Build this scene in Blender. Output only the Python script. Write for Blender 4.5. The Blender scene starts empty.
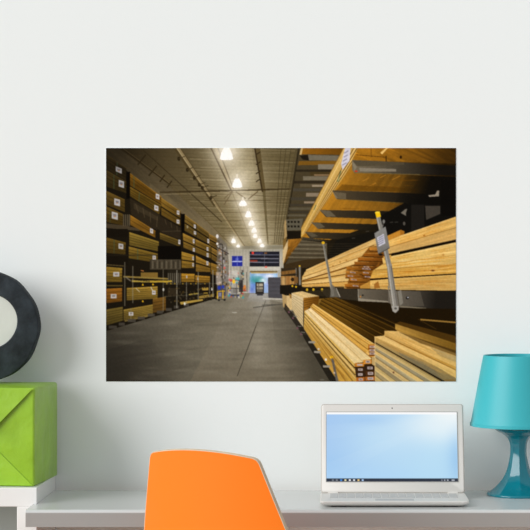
import bpy, bmesh, math, random
from mathutils import Vector, Matrix
PRINT_GAIN, SCREEN_GAIN = 1.08, .95
AMBIENT = .55
SUN = (2.9, 46, (-1.0, -.68, .44), (1, .995, .985))
# ---------------------------------------------------------------- the printed picture on the wall mural
# The mural is a flat print; its picture is drawn here, polygon by polygon, and becomes the print's colour attribute.
import numpy as np, math
class Canvas:
    def __init__(s, x0, y0, x1, y1, S):
        s.x0, s.y0, s.S = x0, y0, S
        s.W, s.H = int(round((x1-x0)*S)), int(round((y1-y0)*S))
        s.a = np.zeros((s.H, s.W, 3))
    def _box(s, xs, ys):
        i0 = max(0, int(math.floor((min(xs)-s.x0)*s.S))); i1 = min(s.W, int(math.ceil((max(xs)-s.x0)*s.S))+1)
        j0 = max(0, int(math.floor((min(ys)-s.y0)*s.S))); j1 = min(s.H, int(math.ceil((max(ys)-s.y0)*s.S))+1)
        return i0, i1, j0, j1
    def _grid(s, b):
        X, Y = np.meshgrid((np.arange(b[0], b[1])+.5)/s.S+s.x0, (np.arange(b[2], b[3])+.5)/s.S+s.y0)
        return X, Y
    def poly(s, pts, c, c2=None, g=None, grain=None, al=1.0, al2=None):
        """c -> c2 along g=(p0,p1); grain=(dx,dy,across,along,amp)"""
        xs = [p[0] for p in pts]; ys = [p[1] for p in pts]
        b = s._box(xs, ys)
        if b[0] >= b[1] or b[2] >= b[3]: return
        X, Y = s._grid(b)
        m = np.zeros(X.shape, bool)
        n = len(pts)
        for k in range(n):
            ax, ay = pts[k]; bx, by = pts[(k+1) % n]
            if ay == by: continue
            cond = ((ay > Y) != (by > Y)) & (X < (bx-ax)*(Y-ay)/(by-ay)+ax)
            m ^= cond
        if not m.any(): return
        col = np.array(c, float)[None, None, :]*np.ones(X.shape+(1,))
        A = np.full(X.shape, al)
        if g is not None:
            (px, py), (qx, qy) = g
            dd = (qx-px)**2+(qy-py)**2
            t = np.clip(((X-px)*(qx-px)+(Y-py)*(qy-py))/dd, 0, 1)
            if c2 is not None: col = col*(1-t[..., None])+np.array(c2, float)*t[..., None]
            if al2 is not None: A = al*(1-t)+al2*t
        if grain is not None:
            dx, dy, fa, fl, amp = grain
            L = math.hypot(dx, dy); dx /= L; dy /= L
            U = X*dx+Y*dy; V = -X*dy+Y*dx
            nz = vnoise(V*fa, U*fl)*.65+vnoise(V*fa*2.7+9, U*fl*2+5)*.35
            col = col*(1+amp*(nz[..., None]-.5)*2)
        A = (A*m)[..., None]
        v = s.a[b[2]:b[3], b[0]:b[1]]
        v[...] = v*(1-A)+col*A
    def line(s, p, q, w, c, al=1.0, w2=None, **k):
        dx, dy = q[0]-p[0], q[1]-p[1]; L = math.hypot(dx, dy) or 1
        nx, ny = -dy/L/2, dx/L/2; w2 = w if w2 is None else w2
        s.poly([(p[0]+nx*w, p[1]+ny*w), (q[0]+nx*w2, q[1]+ny*w2), (q[0]-nx*w2, q[1]-ny*w2), (p[0]-nx*w, p[1]-ny*w)], c, al=al, **k)
    def lines(s, pts, w, c, al=1.0):
        for p, q in zip(pts, pts[1:]): s.line(p, q, w, c, al)
    def rect(s, x0, y0, x1, y1, c, **k):
        s.poly([(x0, y0), (x1, y0), (x1, y1), (x0, y1)], c, **k)
    def ell(s, cx, cy, rx, ry, c, al=1.0, n=20):
        s.poly([(cx+rx*math.cos(2*math.pi*i/n), cy+ry*math.sin(2*math.pi*i/n)) for i in range(n)], c, al=al)
    def glow(s, cx, cy, rx, ry, c, al, p=2.0):
        b = s._box([cx-rx*3, cx+rx*3], [cy-ry*3, cy+ry*3])
        if b[0] >= b[1] or b[2] >= b[3]: return
        X, Y = s._grid(b)
        A = (al*np.exp(-(((X-cx)/rx)**2+((Y-cy)/ry)**2)))[..., None]
        v = s.a[b[2]:b[3], b[0]:b[1]]
        v[...] = v*(1-A)+np.array(c, float)*A
    def blur(s, sig):
        r = int(math.ceil(sig*3)); k = np.exp(-np.arange(-r, r+1)**2/(2*sig*sig)); k /= k.sum()
        a = np.pad(s.a, ((r, r), (0, 0), (0, 0)), 'edge'); a = sum(k[i]*a[i:i+s.H] for i in range(2*r+1))
        a = np.pad(a, ((0, 0), (r, r), (0, 0)), 'edge'); s.a = sum(k[i]*a[:, i:i+s.W] for i in range(2*r+1))
    def down(s, f):
        h, w = s.H//f*f, s.W//f*f
        return s.a[:h, :w].reshape(h//f, f, w//f, f, 3).mean((1, 3))
def _h(i, j):
    n = (i.astype(np.int64)*374761393+j.astype(np.int64)*668265263) & 0xffffffff
    n = ((n ^ (n >> 13))*1274126177) & 0xffffffff
    return ((n ^ (n >> 16)) & 0xffff)/65535.
def vnoise(x, y):
    i = np.floor(x); j = np.floor(y); fx = x-i; fy = y-j
    fx = fx*fx*(3-2*fx); fy = fy*fy*(3-2*fy)
    i = i.astype(int); j = j.astype(int)
    return (_h(i, j)*(1-fx)+_h(i+1, j)*fx)*(1-fy)+(_h(i, j+1)*(1-fx)+_h(i+1, j+1)*fx)*fy
def lerp(p, q, t): return (p[0]+(q[0]-p[0])*t, p[1]+(q[1]-p[1])*t)

def paint_aisle():
    C = Canvas(106, 148, 456, 381.5, 4)
    P, L, R = C.poly, C.line, C.rect
    VP = (270, 279)
    rng = np.random.RandomState(5)
    # ---- roof
    R(106, 148, 300, 262, (52, 42, 25), c2=(124, 110, 76), g=((120, 165), (235, 205)))
    P([(252, 148), (302, 148), (302, 262), (262, 262)], (116, 102, 70), c2=(92, 80, 52), g=((255, 200), (300, 185)))
    R(225, 205, 290, 262, (150, 136, 100), al=0.0, al2=.6, g=((250, 205), (255, 245)))
    # roof sheeting ribs
    for k in range(70):
        y = 148+100*(1-math.exp(-k/26.))*1.08
        w = .9-.6*k/70
        sl = .05
        L((106, y-5), (300, y+2), w, (70, 58, 34), .26 if k % 3 else .5)
        if k % 3 == 0: L((190, y-.6), (296, y+3), w, (176, 160, 122), .28)
        if k % 4 == 1: L((200, y+.8), (290, y+1.2), w, (190, 176, 138), .22)
    # light pools around the lamps
    for (x, y, r, a) in ((226, 153, 16, .5), (237, 176, 17, .55), (243, 198, 13, .5), (248, 212, 11, .45), (251, 222, 9, .45), (255, 233, 12, .45), (236, 243, 8, .4), (260, 243, 9, .35)):
        C.glow(x+3, y-1, r*1.4, r*.8, (216, 204, 172), a*1.15)
    # side wall strip above the left racks
    P([(106, 148), (118, 148), (160, 178), (222, 236), (222, 262), (106, 160)], (64, 54, 36), c2=(118, 104, 76), g=((112, 155), (215, 240)), grain=(.75, .66, .5, .05, .12))
    P([(150, 183), (222, 236), (222, 246), (150, 192)], (112, 98, 70), al=.35)
    # trusses running towards the far wall
    L((121, 148), (172, 186), 1.2, (46, 36, 20)); L((122.5, 148), (172, 185), .7, (104, 88, 58), .7)
    L((143, 150), (222, 222), 1.0, (52, 42, 24), .8); L((164, 178), (232, 246), 1.0, (92, 78, 50), .7)
    for (p, q) in (((146, 155), (138, 165)), ((157, 166), (149, 176)), ((165, 175), (160, 182)), ((172, 181), (167, 188))): L(p, q, 1.3, (48, 38, 20))
    L((174.5, 148), (215, 206), 2.2, (74, 61, 36)); L((178, 148), (245, 247), 3.2, (138, 120, 84), w2=1.0)
    L((176.6, 148), (244, 247), .8, (196, 178, 134), .6, w2=.4); L((180.2, 148), (245.6, 247), .8, (66, 54, 32), .7, w2=.4)
    for (x, y) in ((179, 159), (187.5, 170), (194.5, 178), (199.5, 185), (202.5, 188), (211, 198)): C.ell(x, y, 1.6, 2.1, (40, 31, 16), .85); L((x, y), (x+6, y-2.5), .8, (66, 54, 33))
    L((211, 148), (232, 192), 1.5, (74, 60, 38)); L((215.5, 148), (232.5, 190), 2.4, (164, 146, 110), w2=1.4); L((218, 148), (233.5, 189), .8, (82, 68, 44))
    L((232, 192), (252, 243), 1.2, (120, 104, 72), .7, w2=.6)
    L((257.5, 148), (264, 192), 5.4, (92, 77, 47), w2=3.4); L((254.8, 148), (262.4, 192), 1.4, (54, 42, 24)); L((264, 192), (268, 244), 3, (92, 80, 50), .8, w2=1.2)
    for y in (155, 165, 174, 182): L((256, y), (260.5, y-3), 1.1, (56, 44, 26))
    for x in (281, 286, 291, 296): L((x, 148), (VP[0]+(x-VP[0])*.38, 244), .7, (62, 52, 32), .6)
    # cross girders
    L((160, 192.5), (298, 189), 1.3, (60, 48, 28)); L((164, 194.5), (262, 191.4), .7, (170, 152, 112), .45); L((150, 182.5), (298, 200.5), .6, (70, 58, 36), .45)
    L((205, 201), (285, 200.3), .9, (84, 70, 44), .7)
    L((224, 199), (232, 191.5), 1.1, (110, 94, 64)); L((236, 192), (246, 199), 1.1, (96, 80, 54)); L((248, 199.5), (258, 191.5), 1.2, (104, 88, 60)); L((233, 191), (224, 205), .8, (96, 80, 54))
    for y in (213, 221, 229, 236): L((196+(y-213)*.9, y), (284, y-1), .7, (88, 74, 48), .5)
    # ---- far wall
    P([(218, 242), (228, 246.5), (286, 245), (286, 300), (216, 300)], (150, 144, 126), c2=(178, 172, 156), g=((240, 246), (240, 256)))
    for x in range(222, 284, 3): L((x, 247), (x, 290), .5, (132, 126, 110), .5)
    R(226, 246, 285, 249, (120, 112, 88), al=.6)
    R(232, 256, 242.6, 266.3, (38, 46, 142)); L((232, 261.6), (242.6, 261.4), .9, (196, 204, 232)); L((237.4, 256), (237.2, 266), .6, (120, 130, 200)); R(235.5, 258, 238.8, 261, (120, 130, 205), al=.5)
    R(249.8, 251.6, 279.4, 266.4, (32, 31, 38))
    for y, c in ((254.7, (120, 122, 136)), (258.4, (150, 150, 160)), (262.2, (140, 140, 152))): L((249.8, y), (279, y+.2), .8, c, .85)
    L((264.5, 252), (264.5, 266), .5, (120, 120, 130), .8)
    R(251.8, 251.8, 254, 254.2, (214, 58, 48)); R(250, 260, 257.5, 261.8, (132, 50, 36)); R(264.6, 252.3, 267, 254, (112, 74, 44)); R(255, 252.2, 263, 254, (48, 50, 84)); R(268, 259, 279, 261.4, (40, 40, 48))
    L((249.5, 268.5), (280, 268.5), 3, (196, 190, 176)); C.ell(266, 267, 1.3, .9, (236, 120, 104))
    # bright doorway
    R(250, 271, 277.4, 294, (146, 176, 222)); R(250, 271, 277.4, 272.4, (120, 96, 52)); R(251, 272.4, 277, 273.6, (206, 176, 116))
    for (x, y, rx, ry, c) in ((253, 279, 3, 4, (70, 150, 160)), (257, 277, 3.4, 2.6, (120, 176, 190)), (261, 279, 5, 2.2, (60, 148, 132)), (254, 285, 3, 4, (96, 130, 206)), (268, 277, 5, 2.5, (190, 212, 244)), (264, 282, 3.6, 2, (226, 236, 250)), (256, 281, 4, 2.4, (56, 146, 134)), (262, 280.6, 3, 1.4, (84, 170, 150)), (271, 284, 4, 5, (160, 160, 214)), (275, 276, 2, 3, (150, 196, 230)), (252, 290, 2, 3, (84, 112, 190))): C.glow(x, y, rx, ry, c, .85)
    C.glow(270, 276, 5, 2, (248, 248, 255), .8); C.glow(263, 280, 3, 1.6, (240, 244, 255), .8); C.glow(273, 290, 4, 3, (226, 222, 246), .8); C.glow(258, 275, 3, 1, (214, 232, 250), .7); C.glow(251, 292, 3, 2, (150, 150, 210), .5)
    
    # ---- concrete floor
    P([(106, 330), (214, 298.5), (242, 293), (284, 293), (290, 304), (338, 381.5), (106, 381.5)], (60, 55, 46), c2=(126, 119, 101), g=((118, 350), (235, 318)), grain=(1, -.12, .35, .03, .07))
    P([(236, 294), (284, 294), (300, 325), (338, 381.5), (190, 381.5)], (136, 129, 113), c2=(106, 97, 80), g=((258, 296), (258, 381)), al=.75, grain=(1, -.05, .5, .04, .05))
    P([(270, 300), (290, 304), (338, 381.5), (280, 381.5)], (66, 60, 48), al=.0, al2=.85, g=((272, 345), (304, 335)))
    C.glow(258, 342, 9, 26, (156, 148, 130), .5); C.glow(262, 305, 9, 12, (168, 166, 160), .45); C.glow(225, 340, 24, 20, (122, 114, 98), .3)
    for _ in range(150):
        y = 300+80*rng.rand()**1.2; x = 120+190*rng.rand(); w = 5+14*rng.rand()
        C.glow(x, y, w, .8+1.6*rng.rand(), (80, 73, 60) if rng.rand() < .55 else (140, 132, 115), .2)
    L((237.3, 376), (256, 326), .9, (58, 52, 42), .85); L((256, 326), (266, 300), .7, (78, 72, 60), .7); L((238.2, 376), (256.6, 326), .5, (136, 128, 110), .5)
    L((253, 307.5), (283, 304), .9, (66, 62, 54), .7); L((262, 305), (276, 304.4), 1, (70, 66, 60), .6); C.ell(234.5, 312.4, 2.6, .5, (190, 186, 174), .8)
    P([(106, 350), (150, 338), (190, 381.5), (106, 381.5)], (46, 42, 36), al=.65, al2=0, g=((106, 372), (170, 352)))
    P([(250, 293.6), (268, 293.6), (270, 302), (246, 302)], (176, 176, 180), al=.6, al2=0, g=((258, 294), (258, 303)))
    # goods and trolleys by the door
    for _ in range(150):
        x = 217+26*rng.rand(); y = 270+27*rng.rand()
        c = [(206, 202, 192), (60, 56, 54), (90, 84, 76), (190, 60, 52), (222, 178, 52), (52, 70, 160), (60, 160, 160), (150, 144, 134), (40, 38, 36), (168, 160, 148)][rng.randint(10)]
        R(x, y, x+.8+1.4*rng.rand(), y+.8+1.8*rng.rand(), c, al=.75)
    R(229, 270.5, 238, 277.5, (198, 192, 182), al=.8); C.ell(233.8, 281.5, 1.4, 2, (236, 190, 44)); C.ell(238, 279, 1.8, 1.6, (70, 168, 168)); C.ell(228.5, 279.6, 1, 1, (206, 54, 48)); R(239, 280, 243, 292, (52, 50, 50)); C.ell(244.6, 288, 1.4, 2.8, (206, 112, 54)); R(231, 286, 238, 295, (142, 138, 132)); L((231, 295), (239, 295), 1, (50, 48, 46))
    for x in (231, 240, 244, 247.5): L((x, 266), (x, 292), .5, (110, 104, 94), .7)
    for (x, y, w, h, c) in ((216.5, 278, 6, 5, (206, 200, 190)), (222, 275, 5, 4, (60, 52, 48)), (226, 276.4, 3, 3.6, (196, 206, 206)), (229.6, 279, 3, 2.4, (200, 70, 60)), (235.4, 277.4, 3.4, 2.6, (92, 176, 176)), (240.4, 276, 2, 4, (130, 124, 112)), (231.4, 284, 6.4, 4, (172, 166, 154)), (233, 288.4, 5, 4, (120, 114, 106)), (240, 283, 1.6, 6, (40, 38, 38)), (243.4, 285, 2.4, 4, (206, 130, 60)), (243, 290, 3.2, 1.2, (170, 60, 50))):
        R(x, y, x+w, y+h, c, al=.8); L((x, y+h), (x+w, y+h), .4, (60, 56, 52), .7)
    L((230, 288), (239, 288.6), .6, (70, 66, 62)); L((236.6, 283), (236.6, 294), .5, (80, 76, 70)); L((246.6, 272), (247, 292), .7, (96, 90, 82), .8); L((241, 266), (241, 282), .7, (90, 84, 76), .6)
    R(255.6, 282, 264, 294, (46, 42, 40)); R(256.8, 283.4, 263, 286.2, (172, 164, 144)); R(256.8, 287, 263, 289.4, (150, 142, 122)); R(257, 290.2, 262.8, 291.6, (122, 116, 104)); R(258, 283.6, 259.2, 289, (110, 104, 92), al=.8); R(257, 294, 263, 295.4, (60, 58, 62))
    P([(268, 277.4), (285, 277), (286, 298.6), (268.4, 297.6)], (72, 70, 74))
    for y in (281, 285, 289, 293): L((268, y), (285, y+.2), .5, (94, 92, 98), .7)
    L((263, 298.6), (285, 299.2), 1.4, (196, 190, 178), .8)
    # ================= left racks
    P([(106, 156), (126, 169.5), (131, 176), (180, 212.5), (208, 234), (220, 241), (222, 298), (212, 299.5), (106, 331)], (27, 22, 14))
    def label(x0, y0, x1, y1, sk=.0):
        P([(x0, y0), (x1, y0+sk), (x1, y1+sk), (x0, y1)], (196, 192, 190)); w, h = x1-x0, y1-y0
        P([(x0+w*.2, y0+h*.25+sk*.3), (x1-w*.2, y0+h*.25+sk*.7), (x1-w*.25, y1-h*.35+sk*.7), (x0+w*.25, y1-h*.3+sk*.3)], (120, 116, 120), al=.8)
        if w > 3: C.ell((x0+x1)/2, y0+h*.62+sk*.5, w*.12, h*.09, (206, 130, 60), .9)
    def pack(tl, tr, br, bl, c, rows=4, strap=(), cuts=()):
        P([tl, tr, br, bl], c, c2=tuple(v*.66 for v in c), g=(tl, bl), grain=(tr[0]-tl[0], tr[1]-tl[1], 1.0, .08, .16))
        for k in range(1, rows):
            t = k/rows; L(lerp(tl, bl, t), lerp(tr, br, t), .5, tuple(v*.42 for v in c), .75)
        L(tl, tr, .7, tuple(min(255, v*1.35) for v in c), .55)
        for t in cuts: L(lerp(tl, bl, t), lerp(tr, br, t), 1.1, (20, 16, 8), .9)
        for t in strap: L(lerp(tl, tr, t), lerp(bl, br, t), .7, (70, 90, 62), .75)
    O = (136, 101, 38)
    pack((106, 154.5), (126.6, 168.5), (126.2, 180.6), (106, 169), (70, 56, 30), 4, (.55,)); label(116, 166.4, 122, 171.4, 2.6)
    pack((106, 170), (126.5, 182), (126.5, 193.4), (106, 186.5), (82, 65, 30), 4, (.4,)); label(118.9, 180, 124.2, 186.6, 1.6)
    R(126.6, 172, 130.6, 199, (13, 10, 7))
    pack((130.3, 173.6), (161.4, 197), (161.4, 204.6), (130.3, 185.6), (140, 97, 28), 3, (.12,)); label(156, 193.6, 159.4, 198.6, 1.2)
    pack((130.3, 187), (161.4, 205.6), (159.4, 214.4), (130.3, 196.4), (126, 95, 32), 4, (.3,)); label(154.6, 205, 158.6, 210, 1.4)
    P([(130, 198), (160, 215), (160, 230), (150, 228), (131, 214)], (44, 36, 24)); P([(134, 203), (158, 217), (158, 221), (134, 209)], (62, 52, 36), al=.8)
    for t in (.2, .45, .7, .95): L((130+29*t, 200+17*t), (134+24*t, 210+18*t), .7, (90, 76, 54), .6)
    pack((106, 191), (125, 200), (125, 212.2), (106, 204.8), (114, 87, 34), 3); label(114.6, 198.4, 120.2, 205, 1.4)
    pack((106, 206.4), (123, 214.4), (123, 225.4), (106, 222), (106, 80, 29), 4, (.25,)); label(112, 211.6, 118, 218.4, 1.6)
    P([(106, 223.4), (128, 226), (140, 229), (140, 231), (106, 228)], (72, 61, 44)); R(106, 229, 128, 237, (24, 19, 12))
    for x in (123.2, 125.2, 127.2, 129): R(x, 214.4, x+1.2, 226, (104, 92, 70), al=.8)
    pack((130.6, 215.4), (155.6, 231.4), (155.6, 237.8), (130.6, 225.2), (160, 112, 36), 2); label(150.2, 228.2, 153.2, 232.8, 1)
    pack((106, 237.6), (126, 243), (125.6, 254.6), (106, 252.8), (110, 84, 31), 4, (.42,)); label(118.8, 243.4, 123.6, 248.6, .8)
    pack((129.5, 232.4), (159, 242), (159, 251.4), (129.5, 245.4), (148, 120, 48), 5); 
    pack((129, 246.8), (158.8, 254.4), (158.8, 263), (129, 258.2), (140, 109, 40), 4, (.3,)); label(152.8, 255, 156, 260, .5)
    R(106, 256, 128, 265, (24, 19, 12)); L((106, 264.6), (124, 266), .9, (96, 80, 46)); L((106, 285.6), (123, 285.6), 1.2, (90, 74, 36)); R(106, 254.4, 160, 256, (38, 32, 22), al=.5)
    pack((106, 267), (122.4, 268.4), (122.2, 282), (106, 282), (156, 122, 44), 5); label(113.6, 272, 119.4, 276.6)
    pack((106, 289), (122.2, 288.2), (122.2, 301.2), (106, 303.2), (154, 98, 30), 4); label(111, 294, 116.8, 298.2)
    pack((106, 309.8), (123, 307), (123, 320.4), (106, 325.4), (112, 92, 40), 6)
    # shelf bay with loose planks
    R(141, 272.6, 158, 278, (134, 104, 46), al=.9); L((123.6, 276.6), (172, 279), 1.6, (140, 116, 56)); L((132, 281), (174, 282), 1.8, (176, 148, 62)); L((123.6, 279), (174, 283.6), .6, (54, 46, 30))
    L((141, 270.5), (144, 271), .9, (190, 120, 60)); L((126, 277), (131, 281), 1.2, (140, 132, 118), .7)
    pack((127, 288.2), (157.8, 286.6), (157.8, 298.4), (127, 300.4), (154, 122, 48), 6); label(152.2, 290.4, 155.8, 294.6); L((136, 288), (140, 292), .9, (200, 190, 160), .7); L((151, 287), (153, 291), .9, (210, 204, 190), .8)
    pack((123.8, 309.8), (153, 304.6), (153, 314.4), (123.8, 320.6), (138, 112, 48), 6); label(129, 312, 133.6, 315.4)
    pack((153, 299), (166, 297), (166, 310), (153, 313), (116, 82, 32), 4)
    L((153, 315), (125, 321), 1, (176, 148, 80), .7)
    for (x, y) in ((143, 284.4), (153.2, 284.2), (143, 301)): P([(x-1.1, y+1), (x+1.1, y+1), (x, y-1.3)], (222, 170, 28))
    for (x, a, b) in ((125, 262, 306), (133, 266, 303), (163.4, 268, 312), (131.2, 308, 322)): L((x, a), (x, b), .8, (136, 128, 108), .6)
    for (x, w, y) in ((109, 8, 327), (119, 6, 324), (128, 8, 320.5), (138, 7, 318), (148, 7, 315), (157, 6, 312), (166, 6, 309.6), (174, 5, 307), (184, 5, 305)): R(x, y-1.5, x+w, y+1.4, (70, 64, 56), al=.9)
    # middle bays
    pack((161.4, 198), (180.6, 211.5), (180.6, 226), (161.4, 215), (136, 102, 38), 4, (), (.52,)); label(177, 210.4, 179.6, 214.4, .6); label(176.8, 219.4, 179.6, 223.4, .6)
    P([(160, 216), (181, 228), (181, 240), (160, 232)], (42, 34, 23)); L((162, 231.5), (184, 231), .7, (70, 60, 44), .8)
    for t in (.2, .5, .8): L((161+20*t, 217+11*t), (163+18*t, 223+10*t), .7, (86, 72, 52), .6)
    R(181.6, 214, 185, 233, (12, 10, 7))
    pack((185, 215), (208.8, 233), (208.8, 244), (184.6, 230.6), (126, 98, 42), 4, (), (.5,)); L((196.4, 224), (196.4, 237), .9, (38, 30, 16)); label(194, 224.4, 196, 228, .6); label(194, 231, 196.2, 234.2, .6); C.ell(187.6, 227, .9, 1.6, (170, 160, 130), .7)
    pack((209, 234), (218, 239), (218, 249.6), (209, 245), (132, 100, 44), 4, (), (.5,)); label(207.6, 238.8, 209.2, 243, .4)
    P([(184, 232), (219, 250), (219, 253), (184, 235.4)], (26, 21, 14))
    pack((160, 233), (180.6, 241), (180.6, 247), (160, 239), (122, 96, 40), 3); label(178.4, 239.6, 180.6, 244, .4)
    pack((183, 233.4), (211, 247), (211, 258.4), (183.6, 247.6), (156, 119, 46), 4, (), (.52,)); L((195, 239.5), (195, 252.4), .8, (60, 46, 22)); label(193, 239, 194.8, 243, .5); label(193, 247.8, 195, 251.4, .4); label(206.8, 247, 208.6, 250.6, .4); label(206.8, 253, 208.8, 257, .4)
    pack((211.4, 247.4), (219, 252), (219, 264), (211.4, 259), (142, 108, 46), 4, (), (.5,))
    P([(182, 248), (219, 264), (219, 267), (182, 251.4)], (24, 20, 13)); R(158, 246, 181, 260, (14, 11, 8)); R(150, 259.4, 181, 269.4, (70, 62, 48)); 
    for k in range(14): R(150+k*2.3, 260+(k % 3), 151.2+k*2.3, 268.6, (104, 94, 76) if k % 2 else (44, 38, 28), al=.7)
    pack((181.8, 252), (194.2, 255.4), (194.2, 268), (181.8, 268), (160, 122, 44), 4, (), (.5,)); label(192.4, 256.4, 194, 260, .2); label(192.4, 263, 194, 266.4, .2)
    pack((196, 255.8), (210.4, 263.4), (210.4, 272), (196, 271.6), (158, 118, 44), 4, (), (.45,)); label(206.6, 261, 208.6, 265, .4)
    pack((211, 263), (219, 266), (219, 276), (211, 274), (150, 112, 42), 3)
    pack((181.4, 273.8), (194.8, 274.2), (194.8, 282), (181.4, 282), (172, 126, 40), 3); label(186.2, 275.4, 187.6, 278)
    pack((195.4, 275.6), (210, 276.6), (210, 282.6), (195.4, 282.4), (168, 122, 40), 3); label(197.4, 277.4, 198.6, 280)
    R(168, 270, 181, 283, (34, 29, 20))
    for x in range(168, 181, 2): R(x, 273, x+.9, 283, (120, 112, 94), al=.65)
    L((150, 281.6), (172, 281.2), 1.7, (180, 148, 50)); L((164, 284), (222, 283.4), .6, (88, 80, 62), .8); L((164, 296.5), (204, 294), .7, (96, 88, 68), .7)
    R(168, 288, 178, 296, (54, 44, 30), al=.8)
    P([(180, 302), (203, 298.8), (203, 300.6), (181, 304.6)], (168, 138, 62)); R(202, 287.6, 208.4, 290.2, (168, 136, 58)); P([(199, 296), (214, 293.5), (214, 296.5), (199, 298.6)], (140, 114, 52)); L((189, 294.5), (199, 293.2), 1, (164, 140, 60)); R(204, 292.4, 208, 293.6, (200, 164, 60), al=.8)
    for x, a, b in ((177, 270, 308), (186.6, 282, 304), (198.4, 272, 300), (209.6, 282, 297), (213, 270, 297)): L((x, a), (x, b), .8, (150, 144, 128), .7)
    for x in (167, 171, 175, 183, 191, 196, 205): C.ell(x, 283.6, .6, .7, (200, 156, 40), .8)
    C.ell(184.8, 303.6, .9, 1.5, (214, 210, 198)); C.ell(163.6, 289.5, .8, 1.6, (190, 186, 176)); C.ell(212, 289, .8, 1.6, (190, 186, 176))
    for _ in range(110):
        x = 164+54*rng.rand(); y = 284+16*rng.rand()-(x-190)*.06
        R(x, y, x+.5+1.2*rng.rand(), y+.5+1.4*rng.rand(), [(70, 62, 46), (104, 92, 66), (120, 92, 42), (18, 15, 10), (52, 46, 36)][rng.randint(5)], al=.6)
    # end of the rack: shelving with mixed goods
    P([(217, 234), (227, 244), (229, 262), (228, 298), (217, 299)], (110, 102, 90), al=.75)
    for _ in range(120):
        x = 216.5+9.5*rng.rand(); y = 238+58*rng.rand()
        if y < 234+(x-214)*1.2: continue
        c = [(204, 198, 190), (70, 60, 50), (128, 92, 60), (160, 152, 142), (44, 40, 36), (170, 120, 70), (120, 110, 120)][rng.randint(7)]
        R(x, y, x+.8+1.6*rng.rand(), y+.8+2*rng.rand(), c, al=.7)
    C.ell(217.4, 236.4, 1.3, 2, (220, 216, 214)); C.ell(217.4, 243.8, 1.1, 1.2, (226, 222, 214)); L((216, 246.6), (229, 254), .9, (60, 52, 44)); L((216, 262), (229, 265), .9, (150, 140, 122)); L((222.6, 244), (222.6, 290), .6, (60, 54, 46)); C.ell(224.6, 267.8, .9, 1, (220, 90, 84))
    R(217, 285, 226, 296, (62, 60, 72), al=.7); C.ell(219.4, 287.6, 1.7, 2, (40, 56, 150)); C.ell(223, 286.8, 1.4, 1.6, (44, 60, 156)); L((217.6, 292), (217.6, 299), 1, (214, 170, 40)); L((223, 290), (223, 299), 1, (214, 172, 44)); L((217, 291.4), (225, 291), .8, (208, 164, 40)); R(218.6, 292.6, 221.4, 296.6, (150, 146, 180), al=.7); C.ell(219, 300, 1.1, 1.1, (30, 28, 28)); C.ell(224.6, 299.8, 1.1, 1.1, (30, 28, 28)); R(216, 272, 221, 284, (190, 176, 162), al=.6); L((215.6, 299.4), (226, 299), .6, (50, 48, 46))
    # ================= right racks: far upper arms
    P([(298.5, 148), (456, 148), (456, 320), (300, 320), (283, 300), (284, 230)], (30, 24, 14))
    P([(297.5, 148), (345, 148), (345, 175), (304, 240), (285, 240), (286, 222)], (70, 60, 40))
    L((299, 148), (285.6, 232), 1.3, (44, 37, 23)); L((296, 148), (283, 240), 1.2, (86, 74, 48), .7)
    P([(301, 148), (345, 148), (342, 155), (300, 154.4)], (142, 92, 22), c2=(104, 66, 14), g=((302, 150), (344, 150))); P([(301, 148), (303, 148), (301.4, 155), (299.4, 155)], (204, 172, 112))
    P([(307, 155), (342, 156), (340, 161), (309, 160.4)], (110, 102, 84)); P([(299.6, 156), (308, 155), (309, 160.6), (303, 160)], (30, 25, 17))
    P([(299, 161.2), (341, 161), (339, 165), (298, 165.4)], (118, 82, 26))
    for (x0, x1, ya, yb, c) in ((318, 339, 164.4, 169.6, (132, 122, 104)), (296, 337, 169.8, 172, (40, 33, 22)), (310, 334, 172, 176, (70, 55, 28)), (303, 331, 176.6, 180.6, (120, 110, 90)), (314, 330, 174.4, 176, (140, 112, 80)), (294, 329, 181, 183.8, (46, 38, 26)), (300, 326, 184, 187, (92, 80, 58)), (312, 327, 185, 187, (154, 138, 114)), (293, 324, 188.4, 191.4, (72, 66, 54)), (306, 320, 193, 196.8, (140, 124, 102)), (291, 318, 197.6, 200.4, (66, 60, 48)), (304, 316, 201.4, 203.4, (148, 128, 104)), (290, 314, 204, 206.4, (62, 55, 43)), (289, 311, 207.6, 210, (88, 80, 62)), (288, 309, 211, 213.4, (58, 51, 38)), (287.6, 306, 214.4, 216.4, (92, 84, 66))):
        R(x0, ya, x1, yb, c, al=.9)
    P([(286, 219.6), (303, 218.6), (301, 230), (287, 230.6)], (92, 86, 70)); 
    for y in (222, 226.4):
        for x in (288.4, 291.6, 295, 298.4): R(x-.9, y-1, x+1.1, y+1, (26, 22, 15))
    R(287, 231, 301, 239, (26, 21, 13)); P([(284.4, 222), (286, 219), (287, 236), (284, 243)], (168, 140, 92)); P([(283, 240), (286.4, 237), (286.4, 246), (283, 250)], (120, 92, 46))
    # far lower pack with its grey underside
    P([(288, 239.6), (301.4, 238.4), (301.4, 241), (290, 256), (284, 264)], (156, 104, 34), c2=(112, 72, 20), g=((290, 240), (296, 252)), grain=(1, -1.2, .9, .3, .22))
    P([(282.6, 251), (288, 239.6), (287.6, 249), (283, 266)], (206, 178, 128))
    P([(301.4, 240), (327, 243), (327, 259), (304, 265), (283.6, 266.6), (290, 256)], (92, 83, 64), c2=(72, 62, 44), g=((300, 240), (300, 262)))
    for k in range(9):
        y = 242+k*2.1; L((300-k*1.8, y+.5), (326, y+1), .8, (124, 113, 90) if k % 2 else (56, 48, 34), .8)
    P([(284, 264.4), (306, 259.6), (327, 258), (320, 264), (306, 268), (283.6, 268.4)], (58, 44, 24))
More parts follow.
